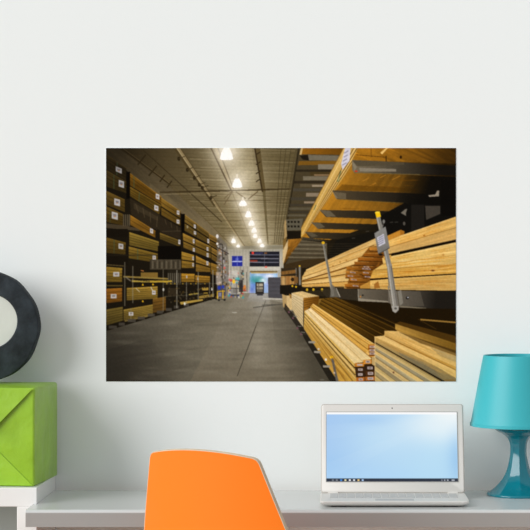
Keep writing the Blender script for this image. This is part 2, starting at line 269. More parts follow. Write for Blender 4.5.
    R(281, 268, 302, 287, (50, 40, 26)); P([(280.8, 271.6), (296, 269.6), (296, 273), (281, 275)], (128, 90, 44)); P([(280.8, 276), (296, 276), (296, 284), (281, 285)], (176, 130, 70)); C.ell(292.6, 279.4, 1.8, 2, (40, 28, 16)); P([(281, 278), (287, 277), (287, 285), (281, 285)], (196, 160, 104), al=.8); L((299.6, 266), (300, 290), 1.6, (128, 124, 114)); L((296, 268), (296.4, 288), .9, (110, 104, 92)); C.ell(299.6, 266, .9, .8, (216, 170, 34))
    for k in range(5): L((281.6+k*3.4, 271+.3*k), (281.8+k*3.4, 285), .6, (70, 50, 26), .6)
    P([(285.6, 276.4), (290, 276), (290, 284.6), (285.8, 285)], (150, 104, 54), al=.8); P([(293.8, 276.4), (298, 277), (298, 283), (294, 284)], (120, 82, 40), al=.9); L((280.8, 275.4), (298, 274.6), .8, (40, 32, 20), .9)
    R(280, 285, 302, 294, (26, 22, 16)); C.ell(292.4, 286, .9, 1, (224, 178, 30)); C.ell(296, 286.8, .9, 1, (224, 178, 30))
    # big pack overhead
    P([(358, 148), (456, 148), (456, 200), (410, 212), (330, 240), (301, 238), (304, 233), (345, 172)], (170, 116, 32), c2=(50, 33, 9), g=((335, 190), (445, 178)), grain=(-.62, 1, .35, .02, .14))
    P([(344, 148), (362, 148), (345, 175), (304.6, 234), (301, 237.6), (301.3, 228), (313, 206)], (206, 168, 94), c2=(196, 154, 74), g=((352, 150), (305, 232)), grain=(-.58, 1, .9, .03, .09))
    for d, c, w in ((1.5, (232, 200, 134), 1), (8.4, (110, 74, 22), .9), (10, (224, 188, 118), 1.2), (11.8, (98, 64, 16), 1.0), (13.4, (228, 190, 116), 1.2), (15, (110, 70, 16), .9)):
        L((345.5+d, 148), (302+d*.20, 234), w, c, .85, w2=w*.5)
    L((343.6, 148), (301.2, 228), .6, (120, 84, 30)); 
    P([(345, 148), (350.6, 148), (349.4, 161), (342.4, 170), (341, 164)], (206, 202, 212)); 
    for (x, y) in ((346, 152), (345.4, 156), (344.6, 160), (344, 164)): L((x-1.8, y+1.4), (x+2.4, y-1), 1.0, (122, 118, 140), .75)
    L((341, 171), (337, 182), .8, (90, 112, 74)); L((316, 205), (314, 210), .7, (96, 112, 74)); L((340.8, 178), (338, 182), .8, (90, 110, 74), .7)
    P([(358, 148), (456, 148), (456, 164), (352, 160)], (168, 112, 28), c2=(82, 52, 12), g=((365, 152), (455, 155)), grain=(.9, .4, .5, .06, .2))
    P([(380, 153), (386, 148), (388, 148), (382, 154.6)], (232, 190, 110)); L((356, 155), (386, 157.6), .6, (86, 52, 12)); L((371, 148), (371, 157), .6, (90, 56, 14)); L((386, 156), (386, 162), 1.1, (60, 36, 8)); C.ell(400.6, 157.4, 1.2, 1.6, (44, 26, 8))
    P([(352, 160.2), (404, 162.6), (456, 166), (456, 176), (404, 174.4), (354, 172.6), (352, 170)], (110, 99, 78), c2=(26, 22, 17), g=((358, 165), (440, 168)))
    P([(352, 160.2), (404, 162.6), (404, 165), (357, 166.6)], (80, 71, 53), al=.9); P([(359, 168), (396, 169.2), (396, 171.8), (360, 171.6)], (140, 130, 112), al=.8); L((354, 173), (420, 174.8), .8, (112, 96, 58), .7); P([(352, 161), (357, 167), (354, 172)], (128, 118, 96)); C.ell(356, 171.4, 1.6, .8, (188, 58, 30))
    for (x, y, q) in ((361, 182, 8), (380, 178, 6), (366, 188, 10), (392, 180, 8)): L((x, y), (x+q, y-q*.5), .8, (196, 134, 42), .5)
    P([(342, 184.6), (410, 188), (420, 192), (336, 190.6)], (80, 50, 8), al=.5)
    P([(332, 190.4), (404, 193), (456, 196), (456, 207), (404, 203.4), (337, 199.2)], (76, 64, 45), c2=(24, 21, 16), g=((338, 195), (410, 197))); L((337, 199.4), (410, 203.6), .7, (120, 92, 40), .7); P([(332, 190.4), (338, 198), (336, 199)], (122, 110, 86)); P([(334, 192), (346, 193.4), (346, 199.4), (338, 198.8)], (110, 98, 76), al=.7)
    P([(319.4, 210), (400, 211.4), (420, 213), (420, 221), (400, 220), (326, 217.2)], (66, 55, 38), c2=(22, 19, 14), g=((324, 213), (395, 215))); P([(319.4, 210), (327, 217), (336, 216.6), (330, 211)], (108, 97, 76), al=.8)
    P([(311, 222.4), (400, 225), (400, 231), (318, 229)], (62, 52, 36), c2=(24, 20, 14), g=((316, 226), (380, 226))); P([(311, 222.4), (318, 229), (325, 227), (320, 223)], (100, 90, 70), al=.8)
    P([(305, 232), (360, 233.4), (380, 235), (380, 241), (310, 238.4)], (64, 54, 38), c2=(26, 22, 15), g=((310, 235), (360, 236))); P([(305, 232), (312, 237.4), (318, 236), (312, 232.6)], (96, 87, 68), al=.7); P([(302, 237), (316, 239), (330, 242), (304, 240)], (60, 54, 42))
    P([(336, 240), (402, 225), (402, 262), (345, 256), (327, 258)], (22, 19, 14), al=.92)
    for k in range(7): L((328, 244+k*2.4), (372, 243.6+k*2.2), .6, (58, 50, 36), .6)
    P([(404, 175), (456, 177), (456, 219), (398, 236), (380, 242), (395, 205)], (14, 12, 9), al=.0, al2=.96, g=((396, 190), (424, 200)))
    P([(404, 203), (456, 206), (456, 217), (400, 236), (376, 240), (380, 216)], (17, 15, 12)); R(411, 205, 424, 232, (32, 29, 25), al=.8); P([(425, 206), (440, 206), (440, 214), (426, 220)], (64, 58, 50)); R(441, 180, 456, 216, (12, 10, 8), al=.7)
    P([(428, 195.4), (435, 194.6), (437, 190.8), (439, 190.8), (438.6, 196.4), (429, 197)], (150, 138, 120)); P([(400.6, 213), (405, 209.4), (407, 209), (405.6, 213.4), (406, 216), (403, 214.4)], (128, 120, 106), al=.85); C.ell(404, 223.6, 1.2, 2, (104, 98, 88), .7)
    for (x, y) in ((367, 231.6), (353, 238.4), (391, 222.6), (396, 222.4)): L((x-1.5, y), (x+2, y-.4), .8, (80, 76, 68), .6)
    # ---- loose boards on the middle arms, left pile (ends face us)
    P([(306.4, 270), (344, 252.4), (376, 238), (392, 237), (392, 262), (372, 288.4), (344, 288), (301.6, 285), (302, 277)], (206, 161, 86), grain=(1, -.3, .6, .03, .1))
    def board(a, b, c, d, col, amp=.1): P([a, b, c, d], col, grain=((b[0]+c[0]-a[0]-d[0]), (b[1]+c[1]-a[1]-d[1]), .75, .035, amp))
    board((306, 269.6), (376, 238.4), (376, 244), (306, 271.6), (218, 180, 112)); L((306, 272), (374, 245), .8, (128, 82, 26))
    board((304.4, 272.4), (369, 247), (369, 254), (303.4, 276.6), (220, 180, 108)); L((303.6, 277), (368, 254.4), .8, (134, 88, 30))
    board((303, 277.4), (364, 256), (358, 262.6), (302.4, 280.4), (226, 190, 122)); L((302.4, 280.8), (358, 264), 1.2, (96, 60, 18), w2=1.6)
    board((302.2, 281), (356, 265.6), (356, 271.4), (302, 283.4), (214, 172, 98)); L((302, 281.6), (356, 272.4), 1.2, (108, 70, 22), w2=.8)
    board((302, 283), (360, 274), (360, 280), (302, 285.4), (222, 184, 114)); L((302, 284.4), (360, 280.6), .7, (120, 80, 28))
    board((302, 285.2), (356, 281), (352, 288.6), (302, 286.8), (206, 158, 80))
    for (x, y) in ((346.4, 260.4), (340, 262), (333, 266)): C.ell(x, y, .9, .7, (150, 96, 36), .8)
    # ends, stepping back
    P([(369, 247.2), (392, 244), (392, 272), (372, 288.4), (346, 288.4), (352, 268)], (126, 76, 22))
    P([(380, 262), (392, 252), (392, 275), (372, 286)], (80, 46, 12), al=.7)
    for (x, y, w, c) in ((369, 247.4, 22, (190, 124, 46)), (364, 253.2, 24, (150, 86, 22)), (357.4, 257.4, 27, (168, 98, 28)), (354, 261.6, 24, (150, 88, 26)), (346, 266.6, 20, (166, 100, 28)), (345.4, 270.6, 20, (178, 112, 36)), (345, 274.4, 24, (160, 94, 26)), (349.4, 278, 22, (176, 108, 32)), (344.4, 283.6, 24, (170, 102, 30)), (366, 266, 12, (130, 74, 18)), (362, 272, 14, (150, 88, 24)), (370, 278.6, 10, (140, 84, 24))):
        P([(x, y), (x+w, y+1), (x+w-1, y+4), (x+.6, y+3.2)], c, c2=tuple(v*.6 for v in c), g=((x, y), (x+w, y+2))); L((x, y+3.5), (x+w-2, y+4.3), .9, (58, 32, 8), .85)
        L((x, y), (x+w*.6, y+.5), .6, (222, 170, 90), .5)
    for (x, y) in ((366.4, 267), (353, 272.4), (368, 269), (350.4, 276), (354, 279.6), (355.6, 285.8), (366, 272.8), (367.6, 276.8), (373, 282.4), (365, 268.8), (379, 282.6)):
        P([(x-3, y-.9), (x+2.6, y-.3), (x+2.6, y+.9), (x-3, y+.3)], (176, 160, 158), al=.9); L((x-1.6, y-.1), (x+1.4, y+.2), .5, (96, 70, 66))
    P([(360, 286), (372, 280), (372, 288.4), (360, 288.4)], (204, 150, 64), al=.8)
    # right pile
    P([(386, 236.4), (400.6, 229.8), (404.4, 231.4), (404, 236), (386, 244)], (192, 130, 44)); P([(400, 230), (404.4, 231.4), (404, 236), (400, 236.4)], (164, 104, 30))
    P([(386, 241.6), (400, 235.8), (456, 216.6), (456, 240), (400, 251.6), (386, 254.4)], (222, 178, 98), c2=(206, 164, 90), g=((400, 240), (402, 250)), grain=(1, -.33, .45, .02, .16))
    P([(386, 247.6), (400, 244.2), (456, 229), (456, 239.6), (400, 251.4), (386, 254.2)], (204, 162, 94), al=.75, grain=(1, -.26, .9, .03, .1)); L((388, 247.4), (456, 227.6), .6, (134, 90, 36), .8); L((400, 236.2), (456, 217.2), .7, (240, 206, 138), .7); C.ell(424, 235.6, 1.2, .8, (166, 108, 42))
    P([(384, 256), (400, 251.4), (456, 239.4), (456, 242.4), (400, 254.4), (384, 258.4)], (24, 18, 10))
    P([(382, 258), (400, 254.4), (456, 242.2), (456, 273.8), (400, 276.8), (370, 278.4), (373.4, 270), (383, 264)], (220, 182, 106), c2=(208, 168, 86), g=((420, 250), (420, 275)), grain=(1, -.14, .42, .016, .18))
    L((383, 264.4), (456, 255), .6, (166, 114, 48), .7); L((374, 270.2), (456, 263.6), .7, (150, 98, 36), .75); P([(372, 270.6), (456, 264), (456, 273.6), (400, 276.8), (370, 278.4)], (212, 152, 56), al=.5, grain=(1, -.08, .5, .02, .16)); L((384, 258.6), (456, 243), .6, (238, 204, 138), .7)
    C.ell(432.6, 270.4, 2.6, 1.5, (184, 116, 46)); C.ell(432.6, 270.6, 1.3, .9, (104, 62, 24)); C.ell(443, 255, 1.4, 1, (186, 128, 58), .8); L((424, 271), (441, 268), .6, (180, 118, 48), .7)
    P([(370, 278.6), (400, 276.6), (456, 273.4), (456, 274.8), (400, 278), (370, 280.4)], (40, 26, 10))
    P([(370, 280.6), (400, 277.8), (456, 274.6), (456, 290.6), (400, 290), (370, 288.6)], (216, 174, 96), c2=(196, 156, 86), g=((420, 277), (420, 289)), grain=(1, -.05, .55, .02, .16)); L((372, 284), (456, 282), .6, (166, 116, 52), .7)
    def streaks(a, b, c, d, n, col, al, w=1.0):
        # growth rings showing on a board face: a..b upper edge, d..c lower edge
        for _ in range(n):
            v = rng.rand(); u0 = rng.rand()*.85; u1 = min(1, u0+.12+.3*rng.rand()); wob = (rng.rand()-.5)*.12; ww = w*(.4+.9*rng.rand())
            pts = [lerp(lerp(a, b, u0+(u1-u0)*k/6), lerp(d, c, u0+(u1-u0)*k/6), min(.97, max(.03, v+wob*math.sin(k/6*3.1)))) for k in range(7)]
            for k in range(6): L(pts[k], pts[k+1], ww*math.sin((k+.5)/6*3.14), col, al*(.6+.4*rng.rand()))
    streaks((388, 241), (456, 217), (456, 229), (388, 247), 26, (206, 136, 46), .5); streaks((388, 248), (456, 229), (456, 239), (388, 253), 14, (186, 134, 66), .4)
    streaks((384, 259), (456, 243), (456, 264), (374, 270), 40, (204, 138, 48), .5); streaks((374, 271), (456, 264.6), (456, 273), (374, 277.6), 26, (176, 108, 28), .5); streaks((374, 271), (456, 264.6), (456, 273), (374, 277.6), 10, (234, 200, 124), .55)
    streaks((372, 281), (456, 275.4), (456, 290), (372, 288), 34, (188, 128, 50), .5); streaks((384, 259), (456, 243), (456, 264), (374, 270), 14, (240, 212, 146), .5)
    streaks((306, 270), (372, 241), (368, 253), (304, 276), 26, (196, 136, 56), .45, .8); streaks((303, 278), (362, 257), (356, 270), (302, 284), 22, (190, 130, 54), .45, .8)
    P([(383, 256.4), (391, 254.6), (391, 258), (384, 260)], (206, 150, 66)); P([(374, 284), (378, 281), (380, 288), (374, 288.4)], (150, 90, 28), al=.8)
    # rack beam
    P([(318, 286.4), (344, 288.4), (358, 289.4), (358, 300.6), (326, 297)], (52, 45, 34)); R(312, 286.6, 344, 289, (38, 31, 20), al=.8)
    for x in (307, 313.4, 322): C.ell(x, 289.8, 1.1, 1.7, (214, 172, 34))
    P([(304, 291), (335, 289), (335, 297), (320, 296), (306, 292)], (50, 42, 28), al=.7)
    P([(357.6, 289), (390, 289.6), (390, 302), (358, 300.4)], (104, 95, 80), c2=(76, 68, 56), g=((360, 291), (388, 300))); P([(358, 298), (366, 299), (388, 301), (388, 302.4), (358, 301)], (142, 132, 114)); L((358, 289), (358.4, 300), .8, (146, 138, 122)); C.ell(362.6, 295.2, .9, .8, (30, 26, 20)); C.ell(360.4, 296.6, .7, .8, (196, 130, 52))
    P([(388, 289.8), (456, 291), (456, 309), (400, 307.6), (388, 304)], (100, 92, 80), c2=(30, 26, 21), g=((396, 296), (436, 300))); P([(396, 290), (420, 291), (424, 306), (400, 306)], (96, 88, 76), al=.5); L((400, 306.4), (426, 308.4), 1.0, (134, 122, 98), .9); C.ell(407.2, 297.8, 1.7, 1.6, (40, 36, 34)); C.ell(407.7, 297.4, .8, .7, (190, 190, 194)); L((388, 290.2), (456, 291), .8, (30, 24, 16))
    # ---- lower level
    P([(306, 297), (358, 301), (388, 302.6), (400, 307.8), (456, 309), (456, 350), (374, 350), (310, 312)], (30, 20, 7))
    P([(308, 303), (316, 299), (336, 297), (400, 330), (396, 345), (374, 346)], (98, 68, 18), c2=(52, 34, 8), g=((330, 318), (372, 312)), grain=(.85, .52, .55, .02, .18))
    for (a, b) in (((318, 299), (394, 339)), ((324, 298.6), (400, 335)), ((314, 300.4), (386, 341)), ((332, 298), (404, 331)), ((342, 299), (410, 329))): L(a, b, 1.0, (40, 26, 6), .75); L((a[0]-1.4, a[1]+.4), (b[0]-2, b[1]+.6), .7, (132, 94, 32), .5)
    P([(313, 303), (317, 299), (322, 298.4), (319, 304)], (126, 92, 36))
    # far row bundles
    P([(282, 294), (288, 296), (288, 313), (283, 306)], (176, 146, 96)); P([(286.6, 295.6), (292.4, 295), (292.4, 311), (287, 310)], (206, 176, 122), grain=(.3, 1, .5, .3, .1)); P([(289, 293.6), (292.4, 295), (292.4, 299), (290, 298)], (150, 108, 50))
    P([(291.4, 293), (302, 291.2), (319.4, 296), (303.2, 298)], (216, 184, 124), grain=(1, .4, .6, .05, .1)); P([(291.4, 293), (303.2, 298), (303.2, 327), (300, 323.6), (292, 309)], (212, 190, 146), c2=(196, 174, 128), g=((297, 295), (299, 325)))
    for k in range(1, 9): L((291.4, 293+k*1.9), (303.2, 298+k*3.3), .5, (150, 122, 76), .6)
    P([(303.2, 298), (319.4, 296.2), (318, 304), (311, 306), (304, 313)], (150, 100, 32), c2=(98, 60, 14), g=((304, 300), (318, 300)))
    for k in range(4): L((303.2, 300.6+k*2.4), (317-k, 298+k*2.2), .6, (80, 48, 12), .8)
    # second row
    P([(310, 307), (313, 303.6), (374.6, 344), (374.6, 357), (368, 357)], (222, 174, 86), c2=(196, 144, 56), g=((340, 325), (334, 334)), grain=(.84, .55, .8, .02, .12)); L((313, 304), (374.6, 344.4), .8, (240, 204, 130), .7); L((311, 306.4), (370, 351), .8, (120, 78, 22), .8); L((312, 305), (374, 348), .5, (150, 102, 36), .8)
    P([(368, 344.4), (374.8, 344), (374.8, 356), (368, 357)], (176, 106, 32)); P([(366, 352), (369, 350), (369, 357), (366, 356)], (226, 178, 96))
    for y in (346.8, 350.2, 353.6): R(369.6, y-1.3, 374.4, y+1, (188, 168, 158)); R(370.6, y-.6, 373.4, y+.3, (110, 78, 66), al=.9); L((368, y+1.6), (374.8, y+1.5), .6, (84, 48, 12))
    # front stack: top, side, ends
    P([(304.4, 311), (311, 307.6), (372, 358.4), (374.6, 360), (363.4, 362.4), (354.4, 363.6)], (234, 208, 156), c2=(226, 198, 140), g=((310, 310), (365, 360)), grain=(.72, .69, .7, .02, .09))
    L((307.6, 309.4), (363.4, 362), .6, (190, 146, 78), .8); L((311, 308), (373, 359.4), .8, (146, 100, 36), .75)
    P([(304.4, 311), (354.4, 363.4), (356.4, 381.5), (337.6, 381.5), (303.6, 328)], (214, 174, 90), c2=(190, 144, 60), g=((326, 336), (316, 346)), grain=(.66, .75, .6, .02, .1))
    for k, (a, b, w, c) in enumerate((((304.4, 313.4), (354.8, 368), 1.1, (62, 44, 20)), ((304.4, 314.8), (355, 371.5), .9, (216, 188, 134)), ((304.2, 316.4), (355.2, 375), 1.2, (96, 72, 36)), ((304.2, 318), (355.6, 378.4), .8, (214, 178, 110)), ((304.2, 319.6), (353, 381.4), .8, (122, 86, 32)), ((304, 323), (346, 381.4), .7, (134, 90, 28)))): L(a, b, w*.5, c, .85, w2=w*1.2)
    P([(354.4, 363), (363.4, 362), (372, 358.4), (374.8, 360), (375, 381.5), (356.4, 381.5)], (50, 32, 16))
    for (x0, y0, x1, y1, c) in ((354.6, 362.6, 364, 366.6, (196, 122, 40)), (363, 359.2, 371.6, 364, (206, 134, 46)), (355.6, 367.2, 364.2, 371.8, (58, 36, 20)), (364.8, 365.4, 374, 370.2, (48, 30, 18)), (355.6, 372, 364.2, 376.6, (52, 34, 20)), (365.4, 370.6, 374.6, 375.6, (74, 44, 22)), (356, 376.8, 364.4, 381.5, (176, 98, 34)), (365, 376, 374.8, 380.6, (170, 96, 34))):
        P([(x0, y0+.5), (x1, y0), (x1, y1-.5), (x0+.3, y1)], c); R(x0+2.4, y0+1.1, x1-1.6, y1-1.2, (182, 166, 160)); R(x0+3.4, y0+1.9, x1-2.6, y1-2, (92, 72, 70), al=.85)
    P([(371.6, 356.6), (375, 356), (375, 366), (371.8, 364)], (224, 188, 122), al=.8)
    # stack legs on the floor
    for k, (x, y) in enumerate(((324, 366), (315, 351.6), (309.6, 341.8), (303, 334), (299.4, 328.4))):
        sc = 1-.12*k
        P([(x-1, y-1.3*sc), (x+6*sc, y-1.0*sc), (x+6*sc, y+1.3*sc), (x-1, y+1.2*sc)], (136, 128, 114))
    P([(303, 328), (338, 381.5), (330, 381.5), (304, 338), (298, 324)], (26, 22, 16), al=.8); P([(285, 303), (304, 328), (302, 334), (284, 309)], (36, 31, 25), al=.85)
    for (x, y) in ((324.5, 366.2), (315.4, 351.8), (309.8, 342)): P([(x-1.4, y-1.1), (x+5.4, y-.8), (x+5.2, y+1.2), (x-1.4, y+1.0)], (148, 140, 126)); 
    for (x, y) in ((297.4, 328), (301, 334), (293, 318), (289, 312)): C.ell(x, y, 1.1, 1.1, (112, 74, 84), .8); L((x, y-2), (x+4, y-1.6), 1, (120, 114, 104), .8)
    C.ell(325.8, 359.4, 1.1, 1.2, (226, 220, 206)); C.ell(318.6, 348.8, 1.1, .9, (206, 196, 176)); 
    P([(331, 358.4), (333.4, 358.4), (338.6, 381.5), (336, 381.5)], (92, 86, 80)); C.ell(331.6, 356.8, 1.8, 1.3, (238, 186, 22)); C.ell(334.2, 372.6, .9, 1, (190, 170, 150)); C.ell(322, 379.6, 2.4, .8, (110, 104, 92), .7)
    # ---- front right stack
    P([(374.4, 336.4), (456, 370), (456, 381.5), (375, 381.5)], (184, 152, 92))
    P([(395, 323.6), (401, 322), (456, 340), (456, 381), (400, 350)], (40, 26, 8))
    P([(395, 323.4), (402, 325), (456, 343), (456, 350.6), (398, 331.8), (395, 329)], (176, 134, 60), c2=(120, 86, 28), g=((398, 328), (450, 345)), grain=(.9, .34, .6, .02, .12)); P([(395, 323.6), (400, 321.4), (456, 336), (456, 343.4)], (72, 48, 14)); L((420, 319.4), (456, 322.4), 1.5, (150, 112, 50)); L((418, 319), (436, 329), .8, (62, 42, 14))
    P([(384.4, 330.6), (398, 331), (456, 353.4), (456, 372), (400, 345), (384, 336)], (226, 186, 112), c2=(206, 160, 84), g=((420, 340), (414, 352)), grain=(.9, .42, .7, .025, .1)); P([(384, 336), (400, 343), (456, 366.6), (456, 371), (400, 346)], (196, 144, 62), al=.8); P([(398, 331.4), (456, 350.6), (456, 356), (420, 343)], (92, 64, 24), al=.75); P([(430, 347), (456, 356), (456, 362), (440, 356)], (150, 128, 88), al=.6)
    P([(374.2, 336.4), (385, 335.4), (400, 344.4), (456, 370.4), (456, 381.5), (450, 381.5), (400, 350), (376, 339)], (230, 190, 116), c2=(216, 174, 100), g=((400, 346), (398, 352)), grain=(.88, .47, .7, .025, .1)); L((385, 336), (456, 370), .8, (128, 88, 34), .85)
    P([(374.2, 336.6), (400, 348.4), (436, 366), (456, 378), (456, 381.5), (443, 381.5), (400, 355.2), (375, 342)], (206, 162, 88), c2=(138, 116, 74), g=((400, 346), (397, 354)), grain=(.87, .5, .8, .025, .12)); P([(398, 350), (430, 366), (444, 381), (400, 355)], (112, 104, 84), al=.5)
    L((375, 342.4), (444, 381.6), .8, (34, 26, 14), w2=1.8)
    ys = (343.6, 347, 350, 353.4, 357, 361, 365.4, 370, 375, 380)
    cols = ((190, 160, 100), (150, 136, 104), (206, 170, 104), (164, 148, 112), (196, 164, 106), (150, 132, 96), (208, 176, 112), (158, 138, 98), (200, 168, 104))
    for k in range(9):
        a, b = ys[k], ys[k+1]; s1 = .575+.028*k; s2 = .575+.028*(k+1)
        P([(375, a), (375+75, a+75*s1), (375+75, b+75*s2), (375, b)], cols[k], grain=(1, s1, .9, .03, .14)); L((375, a), (450, a+75*s1), .6, (232, 200, 138) if k % 2 else (106, 84, 48), .75)
    C.ell(393.4, 372.2, .9, 1, (104, 62, 40)); L((374.8, 337), (375, 381.5), .7, (232, 198, 134), .7); P([(443, 379), (456, 379), (456, 381.5), (446, 381.5)], (130, 100, 56), al=.7)
    streaks((376, 338), (456, 374), (456, 380), (376, 341), 18, (196, 146, 70), .45); streaks((386, 335.4), (456, 366), (456, 370), (386, 336.6), 12, (180, 128, 54), .5); streaks((388, 331), (456, 354), (456, 366), (388, 335), 22, (200, 148, 70), .4); streaks((400, 325), (456, 343), (456, 350), (400, 330), 12, (130, 92, 32), .45)
    streaks((308, 310), (364, 358), (355, 363), (305, 312), 20, (206, 164, 96), .4, .8); streaks((314, 305), (374, 345), (372, 355), (311, 307), 18, (186, 130, 46), .45, .8); streaks((304.5, 318), (355, 378), (340, 381), (304, 328), 24, (150, 98, 28), .4, .8)
    streaks((350, 178), (420, 180), (410, 190), (340, 186), 12, (110, 66, 10), .45); streaks((336, 200), (404, 204), (396, 211), (328, 209), 12, (120, 74, 14), .45)
    # ---- steel stanchions with yellow caps
    L((323.4, 244), (329.4, 276), 1.9, (112, 108, 98), w2=2.4); L((329.4, 276), (333, 296), 2.4, (128, 124, 114), w2=3); L((322.8, 244), (332, 296), .6, (168, 162, 148), .7); C.ell(323.1, 242.8, 1.6, 1.4, (228, 178, 30)); P([(331, 284), (334, 286), (340, 297), (330, 297)], (108, 103, 92), al=.8); L((336, 288), (340, 297), .8, (170, 164, 150))
    L((387, 262), (389, 288), .9, (116, 108, 94)); L((388, 286), (392, 308), 1.1, (130, 122, 108))
    L((377.8, 216), (389, 266), 4.2, (128, 124, 116), w2=5); L((389, 264), (395.6, 309), 5.0, (138, 133, 124), w2=5.6); L((376.9, 217), (388, 266), 1.0, (176, 172, 162), .8); L((387.6, 264), (393.8, 308), 1.2, (182, 177, 166), .8); L((391, 266), (397.4, 308), 1.0, (88, 83, 76), .8)
    P([(391.4, 306), (398.6, 306), (398.4, 310), (395.2, 313), (392.4, 311)], (160, 155, 146)); C.ell(395.4, 308.4, 1.4, 1.2, (90, 86, 80)); P([(397.6, 291), (401, 290), (403, 303), (399.6, 306)], (126, 120, 108))
    P([(374.8, 212.4), (379.6, 211.4), (380.8, 216.8), (376.4, 217.8)], (240, 192, 22)); C.ell(377.2, 212.4, 2.2, .9, (250, 212, 60)); C.ell(383.6, 221.6, 1.3, 2, (120, 116, 110)); L((383, 223), (382.4, 229), .9, (96, 92, 86))
    P([(374.2, 233.4), (385.4, 226.6), (389.6, 247.8), (378, 254)], (132, 130, 126), c2=(116, 113, 108), g=((378, 232), (386, 250))); P([(376.8, 237.6), (383.6, 233.8), (385.2, 243.4), (378.6, 246.8)], (196, 194, 204)); 
    for k in range(4): L((378, 238.6+k*2.1), (383.6, 235.6+k*2.1), .8, (112, 110, 130), .8)
    L((378, 254), (389.6, 247.9), .8, (70, 66, 60)); C.ell(380.6, 254.6, 2, 1.2, (26, 18, 10), .9)
    # lamps last, so that nothing dims them
    for (x, yt, yb, w) in ((226.6, 147.5, 160.3, 13.4), (237.2, 178.4, 188, 10.4), (243, 200.4, 206.2, 8.4), (248.4, 211, 217.6, 6.8), (251.6, 220.4, 226, 6.4), (254.2, 227.6, 233, 5.6), (255.2, 233.8, 238, 4.8), (259.6, 238.4, 243.2, 5), (262.2, 243.8, 247.2, 5), (233.6, 238.4, 243.2, 5), (238.2, 244.4, 247.4, 4.2)):
        C.glow(x, (yt+yb)/2, w*1.0, (yb-yt)*1.1, (244, 234, 214), .7)
        P([(x-w*.18, yt), (x+w*.18, yt), (x+w*.42, yt+(yb-yt)*.5), (x+w*.5, yb-1), (x+w*.3, yb), (x-w*.3, yb), (x-w*.5, yb-1), (x-w*.42, yt+(yb-yt)*.5)], (255, 254, 250))
        L((x, yt-.4*w), (x, yt+.5), .16*w, (236, 226, 206), .9)
    C.glow(226, 150, 9, 6, (255, 250, 240), .35)
    # soft fall-off of the lens towards the left and the corners
    for (x, y, rx, ry, al) in ((106, 148, 40, 34, .45), (106, 250, 30, 80, .14), (456, 160, 26, 30, .35), (106, 381, 46, 26, .12)): C.glow(x, y, rx, ry, (14, 11, 7), al)
    n = vnoise(*np.meshgrid(np.arange(C.W)*.22, np.arange(C.H)*.22))-.5
    C.a *= (1+.09*n)[..., None]
    C.blur(4*.27)
    return np.clip(C.down(2), 0, 255)

# ---------------------------------------------------------------- what the laptop screen shows
def paint_screen():
    C = Canvas(326.7, 413.5, 456.6, 482.6, 6)
    x0, y0, x1, y1 = 326.7, 413.5, 456.6, 482.6
    C.rect(x0, y0, x1, y1, (168, 204, 244), c2=(186, 224, 248), g=((330, 420), (420, 470)))
    C.glow(384, 440, 34, 20, (196, 228, 249), .7); C.glow(452, 417, 30, 18, (255, 255, 252), 1.0); C.glow(436, 428, 40, 17, (232, 246, 252), .75)
    C.glow(330, 470, 22, 16, (158, 202, 244), .6); C.glow(376, 478, 50, 9, (176, 216, 250), .6); C.glow(456, 462, 9, 24, (150, 196, 238), .65); C.glow(366, 422, 22, 5, (168, 206, 244), .6)
    for a, al in ((156, .06), (172, .05)):
        r = math.radians(a); q = (454+150*math.cos(r), 416+150*math.sin(r)); C.line((454, 416), q, 3, (226, 242, 252), al, w2=16)
    C.rect(x0, y0, x1, y0+2.3, (255, 255, 255))
    C.rect(x0, 479.3, x1, y1, (38, 46, 62)); C.rect(x0, 479.3, x1, 479.8, (84, 104, 130), al=.6)
    for x, c in ((333.2, (120, 126, 136)), (337, (128, 132, 140)), (341.4, (70, 140, 220)), (345.6, (236, 226, 176)), (349.9, (238, 238, 240)), (354, (226, 230, 236)), (358.4, (240, 204, 130)), (362.6, (176, 204, 240))):
        C.rect(x-1, 480.1, x+1, 482, c)
    for x, w_ in ((440.4, .8), (443.2, 1.2), (446.2, 1.6), (451.4, 3.2)):
        C.rect(x-w_/2, 480.3, x+w_/2, 481.9, (206, 210, 216), al=.85)
    C.blur(1.2)
    return np.clip(C.down(2), 0, 255)

